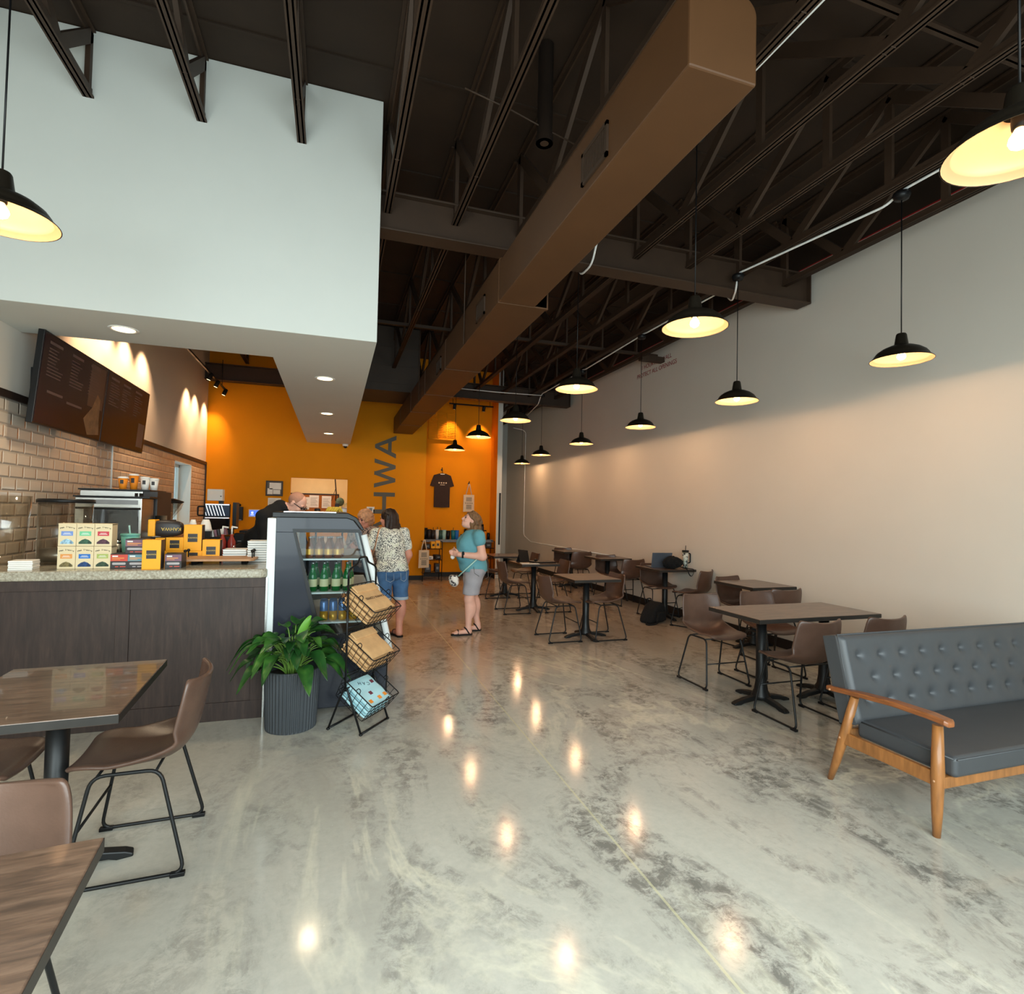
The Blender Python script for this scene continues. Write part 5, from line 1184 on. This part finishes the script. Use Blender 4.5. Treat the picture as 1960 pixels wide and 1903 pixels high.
def head(S, c, yaw=0, pitch=0, sc=1.0):
    R = Euler((pitch, 0, yaw)).to_matrix(); c = Vector(c)
    T = lambda x, y, z: tuple(c + R @ (Vector((x,y,z))*sc))
    e = (pitch, 0, yaw)
    S.ell(T(0,.012,.035), V3(.074,.092,.085)*sc, .02, e); S.ell(T(0,-.025,-.02), V3(.058,.066,.085)*sc, .03, e)
    S.ell(T(0,-.055,-.085), V3(.026,.026,.022)*sc, .03, e); S.ell(T(0,-.03,-.07), V3(.046,.05,.035)*sc, .03, e)
    S.cap(T(0,-.086,.018), T(0,-.104,-.022), .010*sc, .0155*sc, .014); S.ell(T(0,-.088,-.026), V3(.018,.014,.010)*sc, .01, e)
    for q in (-1, 1):
        S.ell(T(q*.03,-.095,.010), V3(.017,.014,.010)*sc, .012, e, True); S.ell(T(q*.03,-.078,.032), V3(.026,.012,.008)*sc, .012, e)
        S.ell(T(q*.04,-.068,-.022), V3(.022,.02,.02)*sc, .02, e); S.ell(T(q*.075,.012,.0), V3(.010,.020,.032)*sc, .008, e)
    S.ell(T(0,-.090,-.050), V3(.024,.009,.006)*sc, .006, e); S.ell(T(0,-.087,-.061), V3(.021,.010,.007)*sc, .006, e)
    return T, R
def face_bits(T, R, par, lips=True):
    for q in (-1, 1):
        p = T(q*.03,-.080,.010); MB().ball(p, .011, 8).build('eye', 'eye', par)
        MB().tube([T(q*.014,-.092,.030), T(q*.032,-.091,.036), T(q*.05,-.078,.031)], [.003,.004,.002], 6).build('eyebrow', 'hair_dark', par)
    if lips: MB().tube([T(-.022,-.091,-.054), T(0,-.100,-.0535), T(.022,-.091,-.054)], [.002,.0045,.002], 6).build('lips', 'lips', par)
def torso(S, k=1.0, g=0.0, bust=.0, belly=.0, z0=0, wid=1.0, k_=.06, Tn=lambda p: p):
    """heavy-set trunk; g = cloth allowance"""
    S.ell(Tn((0,.015,.84)), (.178*wid+g,.135*k+g,.13+g), k_); S.ell(Tn((0,.06,.80)), (.15*wid+g,.10*k+g,.10+g), k_)
    S.ell(Tn((0,-.01-belly*.4,.99)), (.160*wid+g,.125*k+belly+g,.13+g), k_); S.ell(Tn((0,.0,1.13)), (.160*wid+g,.118*k+g,.13+g), k_); S.ell(Tn((0,.01,1.22)), (.150*wid+g,.10*k+g,.085+g), k_)
    if bust:
        for q in (-1, 1): S.ell(Tn((q*.068,-.095,1.13)), (.072+g,.06+bust+g,.07+g), k_)
def ptree(name, lab, loc, rz): return thing(name, lab, 'person', loc, rz)

# ---- woman in teal, seen from the side, looking up to the left
p = ptree('person', 'woman in teal t-shirt and grey shorts standing in profile, looking up', (1.70,6.80,0), -PI/2)
def teal_arms(S, g=0, only=None):
    if only != 'f':
        S.cap((.185,.03,1.25), (.225,.075,.985), .056+g, .050+g, .03); S.cap((-.185,.03,1.25), (-.215,.04,.99), .056+g, .050+g, .03)
B = SDF((-.36,-.36,-.01), (.36,.30,1.56), .007)
torso(B, 1.05, 0, .012, .035, wid=1.0)
FT = [(.10,-.10),(-.10,.07)]          # feet: her left slightly forward
for q, (fx, fy) in zip((1, -1), FT):
    B.cap((q*.09,.015,.80), (q*.092,(fy)*.5,.45), .098, .062, .05); B.cap((q*.092,fy*.5,.45), (fx,fy+.045,.09), .060, .036, .03); B.ell((q*.095,fy*.6+.05,.33), (.052,.055,.11), .04)
    B.cap((fx,fy+.045,.09), (fx,fy+.045,.05), .036, .034, .02); B.cap((fx,fy+.06,.042), (fx*1.05,fy-.095,.035), .030, .026, .03); B.ell((fx*1.06,fy-.09,.034), (.042,.055,.018), .02)
    for i in range(5): B.cap((fx*1.06+(-.032+.016*i),fy-.12,.032), (fx*1.06+(-.034+.017*i),fy-.155+.006*abs(i-1),.027), .010, .0085, .006)
B.cap((0,.02,1.26), (0,-.01,1.34), .056, .052, .03)
teal_arms(B)
wl_, wr_ = (.135,-.20,1.005), (-.10,-.215,1.03)
B.cap((.225,.075,.985), wl_, .048, .032, .03); B.cap((-.215,.04,.99), wr_, .048, .032, .03)
hand(B, wl_, (-.75,-.55,.12), None, (0,.1,1), .75); hand(B, wr_, (.80,-.45,-.05), None, (0,.1,1), .8)
T, R = head(B, (0,-.035,1.425), 0, -.42, .98)
B.build('body', 'skin', p); face_bits(T, R, p)
Sx = SDF((-.36,-.33,.72), (.36,.30,1.36), .007); torso(Sx, 1.05, .026, .012, .035, k_=.06)
for q in (-1, 1): Sx.cap((q*.10,.02,1.27), (q*.20,.03,1.24), .05, .07, .04)
Sx.cap((.18,.03,1.24), (.205,.04,1.18), .076, .078, .03); Sx.cap((-.18,.03,1.24), (-.205,.04,1.18), .076, .078, .03)
Sx.wave(lambda x, y, z: .004*np.sin(38*z+9*y+5*x)*(z < 1.06) + .003*np.sin(30*x+22*z)); Sx.cut((0,0,-1), -.785); Sx.ell((0,-.03,1.37), (.085,.09,.09), 0, None, True)
Sx.build('t_shirt', 'tee_teal', p)
Sh = SDF((-.32,-.33,.42), (.32,.32,.95), .007); torso(Sh, 1.04, .012, 0, .03)
for q, (fx, fy) in zip((1, -1), FT): Sh.cap((q*.092,.02,.80), (q*.094,fy*.35,.50), .116, .104, .04)
Sh.cut((0,0,1), .83); Sh.cut((0,0,-1), -.505); Sh.wave(lambda x, y, z: .003*np.sin(40*z+20*x+10*y)); Sh.build('shorts', 'shorts_grey', p)
for q in (-1, 1): MB().tube([(q*.155,.115,.83),(q*.125,.175,.83),(q*.12,.185,.72),(q*.155,.14,.70)], .003, 5).build('pocket_seam', 'ink_grey', p); MB().tube([(q*.198,-.03,.86),(q*.21,-.02,.78),(q*.205,.04,.74)], .003, 5).build('pocket_seam', 'ink_grey', p)
Hr = SDF((-.20,-.20,1.16), (.20,.24,1.60), .006); TT = lambda x, y, z: T(x, y, z)
e_ = (-.42,0,0)
Hr.ell(T(0,.022,.048), (.086,.100,.088), .02, e_); Hr.ell(T(0,.075,-.02), (.095,.085,.115), .04, e_); Hr.ell(T(0,.105,-.11), (.105,.07,.10), .04, e_)
rr = random.Random(5)
for i in range(26):
    a = PI*(.02+.96*i/25); x, y = .088*math.cos(a), .03+.085*math.sin(a); pp = [T(x*(1+.085*k_), y+.020*k_+.014*math.sin(k_*2+i), .04-.058*k_) for k_ in range(5)]
    for k_ in range(4): Hr.cap(pp[k_], pp[k_+1], .019+.007*math.sin(i*1.7+k_*2.1), .019+.007*math.sin(i*1.7+k_*2.1+2.1), .008)
Hr.ell(T(0,-.095,-.005), (.066,.075,.085), .01, e_, True)
Hr.wave(lambda x, y, z: .005*np.sin(80*x+46*z)+.006*np.sin(75*y+60*z)); Hr.build('hair', 'hair_blond', p)
for q, (fx, fy) in zip((1, -1), FT):
    MB().prism([(fx*1.05+x, fy+y) for x, y in ((-.034,.085),(-.040,.0),(-.046,-.08),(-.044,-.14),(-.015,-.175),(.028,-.165),(.046,-.11),(.040,-.02),(.034,.08),(.0,.10))], 'Z', .0, .018).build('sandal_sole', 'black_satin', p, bevel=.004)
    MB().tube([(fx*1.05-.046,fy-.10,.018),(fx*1.05-.03,fy-.09,.058),(fx*1.05+.01,fy-.088,.066),(fx*1.05+.046,fy-.095,.018)], .012, 8, flat=.4).tube([(fx-.04,fy+.05,.02),(fx-.042,fy+.01,.08),(fx,fy-.006,.098),(fx+.042,fy+.01,.08),(fx+.04,fy+.05,.02)], .008, 8, flat=.5).build('sandal_strap', 'black_satin', p)
wv = Vector((.135,-.20,1.005)); dv = (Vector((.225,.075,.985))-wv).normalized(); q0 = wv+dv*.035
MB().tube([tuple(q0), tuple(q0+dv*.022)], .042, 16).build('wrist_band', 'black_satin', p); MB().cbox(tuple(q0+dv*.012+Vector((.032,-.008,.015))), (.016,.034,.03)).build('watch_face', 'black_gloss', p, bevel=.004)
t = thing('crossbody_pouch', 'floral pouch hanging at the hip of the woman in teal', 'bag', (1.70,6.80,0), -PI/2)
S_p = SDF((-.1,-.40,.50), (.26,-.10,.85), .007); S_p.ell((.10,-.255,.685), (.085,.055,.085), .02, (.2,0,.3)); S_p.cut((0,0,1), .745); S_p.build('pouch', 'floral_pouch', t)
MB().tube([(.03,-.21,.745),(.17,-.22,.745)], .006, 6).build('zip', 'ink_grey', t)
MB().tube([(.16,-.21,.74),(.225,-.10,.86),(.225,.0,.95)], .008, 6, flat=.4).build('strap', 'pale_teal', t)
tag(MB().ball((0,0,0), .028, 8, 0, (1,.8,1.1)).build('crumpled_tissue', 'paper_white', None, (1.445,6.80,.965)), 'white crumpled tissue in the hands of the woman in teal', 'tissue')

# ---- woman in floral blouse, seen from behind
p = ptree('person', 'woman in floral blouse and denim shorts seen from behind', (.70,6.85,0), PI+.30)
B = SDF((-.40,-.45,-.01), (.40,.32,1.56), .007); lean = lambda q: (q[0]+0, q[1]-.10*max(0, q[2]-.85)/.4, q[2])
torso(B, 1.05, 0, .02, .02, Tn=lean)
FT = [(.085,-.03),(-.075,.05)]
for q, (fx, fy) in zip((1, -1), FT):
    B.cap((q*.09,.02,.80), (q*.102-.01,fy*.4+.01,.46), .096, .064, .03); B.cap((q*.102-.01,fy*.4+.01,.46), (fx,fy+.045,.09), .062, .037, .03); B.ell((q*.09-.015,fy*.6+.055,.34), (.055,.055,.12), .04)
    B.cap((fx,fy+.045,.09), (fx,fy+.045,.05), .037, .034, .02); B.cap((fx,fy+.065,.045), (fx*1.05,fy-.09,.037), .032, .027, .03); B.ell((fx*1.05,fy-.09,.036), (.042,.055,.018), .02)
    for i in range(5): B.cap((fx*1.05+(-.032+.016*i),fy-.12,.034), (fx*1.05+(-.034+.017*i),fy-.152,.029), .010, .0085, .006)
B.cap(lean((0,.02,1.26)), (0,-.14,1.345), .056, .052, .03)
el, er = (.285,-.10,1.02), (-.235,-.05,.98); wl_, wr_ = (.20,-.33,.97), (-.225,-.16,.76)
for q, e2 in ((1, el), (-1, er)): B.cap(lean((q*.18,.02,1.24)), e2, .058, .050, .03)
B.cap(el, wl_, .047, .031, .03); B.cap(er, wr_, .047, .031, .03); hand(B, wl_, (-.5,-.8,.1), None, (-.2,0,1), .5); hand(B, wr_, (.05,-.25,-1), None, (.3,-1,0), .4)
T, R = head(B, (0,-.165,1.43), .55, .10, .96); B.build('body', 'skin_red', p); face_bits(T, R, p)
Sx = SDF((-.42,-.42,.74), (.42,.30,1.36), .007); torso(Sx, 1.06, .024, .02, .02, Tn=lean)
for q, e2 in ((1, el), (-1, er)):
    sh = V3(*lean((q*.18,.02,1.24))); e2 = V3(*e2); Sx.cap(sh, sh+(e2-sh)*.60, .074, .074, .03); Sx.cap(lean((q*.09,.02,1.27)), sh, .05, .07, .04); Sx.cut(tuple((e2-sh)*1.0), float((e2-sh) @ (sh+(e2-sh)*.72))/float(np.linalg.norm(e2-sh))) if False else None
Sx.ell((0,-.15,1.37), (.075,.08,.08), 0, None, True); Sx.cut((0,0,-1), -.80); Sx.wave(lambda x, y, z: .004*np.sin(34*z+12*x)+.003*np.sin(40*x+10*z)); Sx.build('blouse', 'floral_print', p)
Sh = SDF((-.34,-.33,.36), (.34,.32,.95), .007); torso(Sh, 1.04, .013, 0, .02, k_=.04)
for q, (fx, fy) in zip((1, -1), FT): Sh.cap((q*.098,.02,.80), (q*.106-.01,fy*.35+.01,.45), .110, .088, .012)
Sh.cut((0,0,1), .85); Sh.cut((0,0,-1), -.455); Sh.wave(lambda x, y, z: .003*np.sin(44*z+20*x)); Sh.build('denim_shorts', 'denim', p)
for q, (fx, fy) in zip((1, -1), FT): MB().lathe([(.090,.444),(.094,.446),(.094,.478),(.089,.480)], 28, (q*.106-.01,fy*.35+.01,0)).build('hem_cuff', 'denim_hem', p)
for q in (-1, 1): MB().tube([(q*.045,.168,.80),(q*.13,.145,.80),(q*.13,.150,.70),(q*.088,.175,.68),(q*.045,.18,.70)], .0025, 5, closed=True).build('pocket_seam', 'denim_hem', p)
Hr = SDF((-.22,-.34,1.14), (.22,.12,1.58), .006); e_ = (.10,0,.55)
Hr.ell(T(0,.022,.045), (.088,.104,.086), .02, e_); Hr.ell(T(0,.07,-.03), (.09,.075,.12), .04, e_); Hr.ell(T(0,.085,-.13), (.085,.055,.10), .04, e_); Hr.ell(T(-.05,.085,-.20), (.045,.04,.05), .03, e_)
for i in range(22):
    a = PI*(.02+.96*i/21); x, y = .088*math.cos(a), .025+.085*math.sin(a); pp = [T(x*(1+.07*k_), y+.010*k_+.008*math.sin(k_*1.7+i), .03-.058*k_) for k_ in range(5)]
    for k_ in range(4): Hr.cap(pp[k_], pp[k_+1], .018+.004*math.sin(i+k_), .018+.004*math.sin(i+k_+1), .01)
Hr.ell(T(0,-.10,-.02), (.066,.07,.10), .01, e_, True); Hr.wave(lambda x, y, z: .003*np.sin(110*x+16*z)+.0025*np.sin(90*y+10*z)); Hr.build('hair', 'hair_dark', p)
for q, (fx, fy) in zip((1, -1), FT):
    MB().prism([(fx*1.03+x, fy+y) for x, y in ((-.036,.085),(-.042,.0),(-.048,-.08),(-.046,-.13),(-.015,-.17),(.028,-.16),(.048,-.11),(.042,-.02),(.036,.08),(.0,.105))], 'Z', .0, .022).build('flip_flop_sole', 'black_satin', p, bevel=.004)
    MB().tube([(fx-.046,fy-.04,.02),(fx-.03,fy-.08,.062),(fx,fy-.12,.058),(fx+.03,fy-.08,.062),(fx+.046,fy-.04,.02)], .008, 6, flat=.5).build('flip_flop_strap', 'black_satin', p)
t = thing('shoulder_bag', 'tan shoulder bag with long strap at the left side of the woman in floral blouse', 'bag', (.70,6.85,0), PI+.30)
MB().prism([(-.16,.56),(.0,.56),(.02,.72),(-.05,.92),(-.09,.92),(-.18,.72)], 'X', .215, .275).build('bag_body', 'bag_tan', t, bevel=.015)
MB().tube([(.245,-.10,.90),(.235,.04,1.10),(.19,.03,1.30),(.13,-.04,1.335),(.16,-.14,1.28),(.235,-.20,1.05),(.25,-.12,.90)], .013, 8, flat=.3).build('strap', 'bag_tan', t)
MB().tube([(.278,-.06,.76),(.282,-.02,.76)], .012, 8).build('clasp', 'can_gold', t)

# ---- older woman bending behind the fridge front
p = ptree('person', 'older woman with short curly sandy hair behind the fridge front', (.46,7.74,0), -.35)
B = SDF((-.36,-.42,-.01), (.36,.32,1.56), .008); torso(B, 1.0, 0, .02, .01, Tn=lean)
FT = [(.09,-.02),(-.09,.03)]
for q, (fx, fy) in zip((1, -1), FT):
    B.cap((q*.09,.02,.80), (q*.092,fy*.4,.45), .09, .06, .05); B.cap((q*.092,fy*.4,.45), (fx,fy+.04,.09), .058, .036, .03); B.cap((fx,fy+.045,.09), (fx,fy+.045,.05), .036, .034, .02); B.cap((fx,fy+.06,.042), (fx*1.05,fy-.13,.035), .032, .026, .03)
B.cap(lean((0,.02,1.26)), (0,-.14,1.34), .054, .05, .03)
el, er = (.23,-.10,.98), (-.23,-.10,.98); wl_, wr_ = (.12,-.33,1.05), (-.12,-.33,1.05)
for q, e2, w2 in ((1, el, wl_), (-1, er, wr_)): B.cap(lean((q*.17,.02,1.23)), e2, .052, .045, .03); B.cap(e2, w2, .043, .029, .03); hand(B, w2, (-q*.5,-.8,0), None, (0,0,1), .6)
T, R = head(B, (0,-.165,1.405), -.55, .28, .95); B.build('body', 'skin_red', p); face_bits(T, R, p)
Sx = SDF((-.38,-.40,.60), (.38,.30,1.36), .008); torso(Sx, 1.02, .018, .02, .01, Tn=lean)
for q, e2 in ((1, el), (-1, er)): sh = V3(*lean((q*.17,.02,1.23))); Sx.cap(sh, V3(*e2), .075, .068, .03); Sx.cap(lean((q*.09,.02,1.26)), sh, .05, .07, .04)
Sx.ell((0,-.15,1.36), (.07,.075,.07), 0, None, True); Sx.cut((0,0,-1), -.74); Sx.build('patterned_top', 'print_dark', p)
Sh = SDF((-.32,-.33,.05), (.32,.32,.95), .008); torso(Sh, 1.0, .013, 0, .01)
for q, (fx, fy) in zip((1, -1), FT): Sh.cap((q*.092,.02,.80), (fx,fy+.03,.10), .108, .065, .035)
Sh.cut((0,0,1), .86); Sh.cut((0,0,-1), -.09); Sh.build('trousers', 'tee_brown', p)
Hr = SDF((-.22,-.34,1.20), (.22,.10,1.58), .006); e_ = (.28,0,-.55)
Hr.ell(T(0,.024,.045), (.094,.106,.092), .02, e_); Hr.ell(T(0,.06,-.02), (.092,.08,.09), .03, e_)
rr = random.Random(9)
for i in range(70):
    a, b = rr.uniform(0, 2*PI), rr.uniform(-.4, 1.3); c_ = T(.095*math.cos(a)*math.cos(b), .025+.105*math.sin(a)*math.cos(b), .02+.11*math.sin(b)); Hr.ell(c_, (.022,.022,.018), .01)
Hr.ell(T(0,-.105,-.03), (.062,.07,.085), .01, e_, True); Hr.wave(lambda x, y, z: .003*np.sin(120*x+40*z)*np.sin(110*y)); Hr.build('hair', 'hair_sandy', p)
q = T(-.078,.0,-.035); MB().ball(q, .007, 8).build('earring', 'white_plastic', p)

# ---- barista leaning behind the counter
p = ptree('person', 'bald barista with black glasses and black shirt leaning over behind the fridge', (-.90,6.66,0), 1.20)
bend = lambda q: (q[0], q[1]-max(0, q[2]-.98)*.66, q[2]-max(0, q[2]-.98)*.02)
up_ = 1.21
B = SDF((-.44,-.80,-.01), (.44,.34,1.84), .008)
Tb = lambda q: bend((q[0]*1.12, q[1]*1.05, q[2]*up_))
torso(B, .96, 0, 0, .04, wid=1.08, Tn=Tb)
for q in (-1, 1):
    B.cap((q*.10,.02,.97), (q*.105,-.0,.50), .105, .068, .05); B.cap((q*.105,0,.50), (q*.11,.03,.09), .064, .04, .03); B.cap((q*.11,.05,.045), (q*.12,-.15,.04), .038, .032, .03)
nk = Tb((0,.02,1.29)); hd = (0, nk[1]-.185, nk[2]+.035)
B.cap(nk, (0,hd[1]+.03,hd[2]-.06), .066, .062, .03)
for q in (-1, 1):
    sh = Tb((q*.18,.02,1.20)); e2 = (q*.28, sh[1]-.08, 1.09); w2 = (q*.20, sh[1]-.28, 1.10); B.cap(sh, e2, .058, .050, .03); B.cap(e2, w2, .048, .034, .03); hand(B, w2, (-q*.3,-.9,-.1), None, (-q*.6,0,.8), .4, 1.05)
T, R = head(B, hd, 0, .68, 1.06); B.build('body', 'skin', p); face_bits(T, R, p)
Sx = SDF((-.46,-.66,.80), (.46,.32,1.76), .008); torso(Sx, .98, .02, 0, .04, wid=1.08, Tn=Tb)
for q in (-1, 1): sh = V3(*Tb((q*.18,.02,1.20))); Sx.cap(sh, (q*.26, sh[1]-.06, 1.16), .070, .066, .05); Sx.cap(Tb((q*.06,.03,1.26)), tuple(sh), .055, .068, .06)
Sx.cap(nk, (0,hd[1]+.075,hd[2]-.085), .082, .074, .02); Sx.ell((0,hd[1]+.0,hd[2]-.02), (.09,.095,.115), 0, None, True); Sx.cut((0,0,-1), -.86); Sx.wave(lambda x, y, z: .003*np.sin(40*z+16*x)); Sx.build('polo_shirt', 'tee_black', p)
Sh = SDF((-.36,-.33,.02), (.36,.32,1.02), .009); torso(Sh, 1.1, .013, 0, .03, wid=1.12, Tn=lambda q: (q[0],q[1],q[2]*up_))
for q in (-1, 1): Sh.cap((q*.10,.02,.90), (q*.11,.03,.08), .12, .07, .035)
Sh.cut((0,0,1), 1.0); Sh.cut((0,0,-1), -.07); Sh.build('trousers', 'black_fabric', p)
g = MB()
for q in (-1, 1):
    c0 = [T(q*.033+.024*math.cos(a), -.104+.006*abs(math.cos(a)), .010+.017*math.sin(a)) for a in [2*PI*i/14 for i in range(14)]]; g.tube(c0, .0042, 6, closed=True); g.tube([T(q*.056,-.096,.014), T(q*.074,-.04,.014), T(q*.079,.03,.008)], .0042, 6)
g.tube([T(-.01,-.106,.014), T(.01,-.106,.014)], .0042, 6); g.build('glasses', 'black_satin', p)
Hr = SDF((-.2,-.70,1.30), (.2,.1,1.84), .006); Hr.ell(T(0,.016,.035), (.0815,.099,.091), .01, (.68,0,0)); Hr.ell(T(0,-.095,.03), (.12,.085,.085), .01, (.68,0,0), True); Hr.ell(T(0,-.06,-.06), (.12,.11,.10), .01, (.68,0,0), True); Hr.build('short_hair', 'stubble', p)
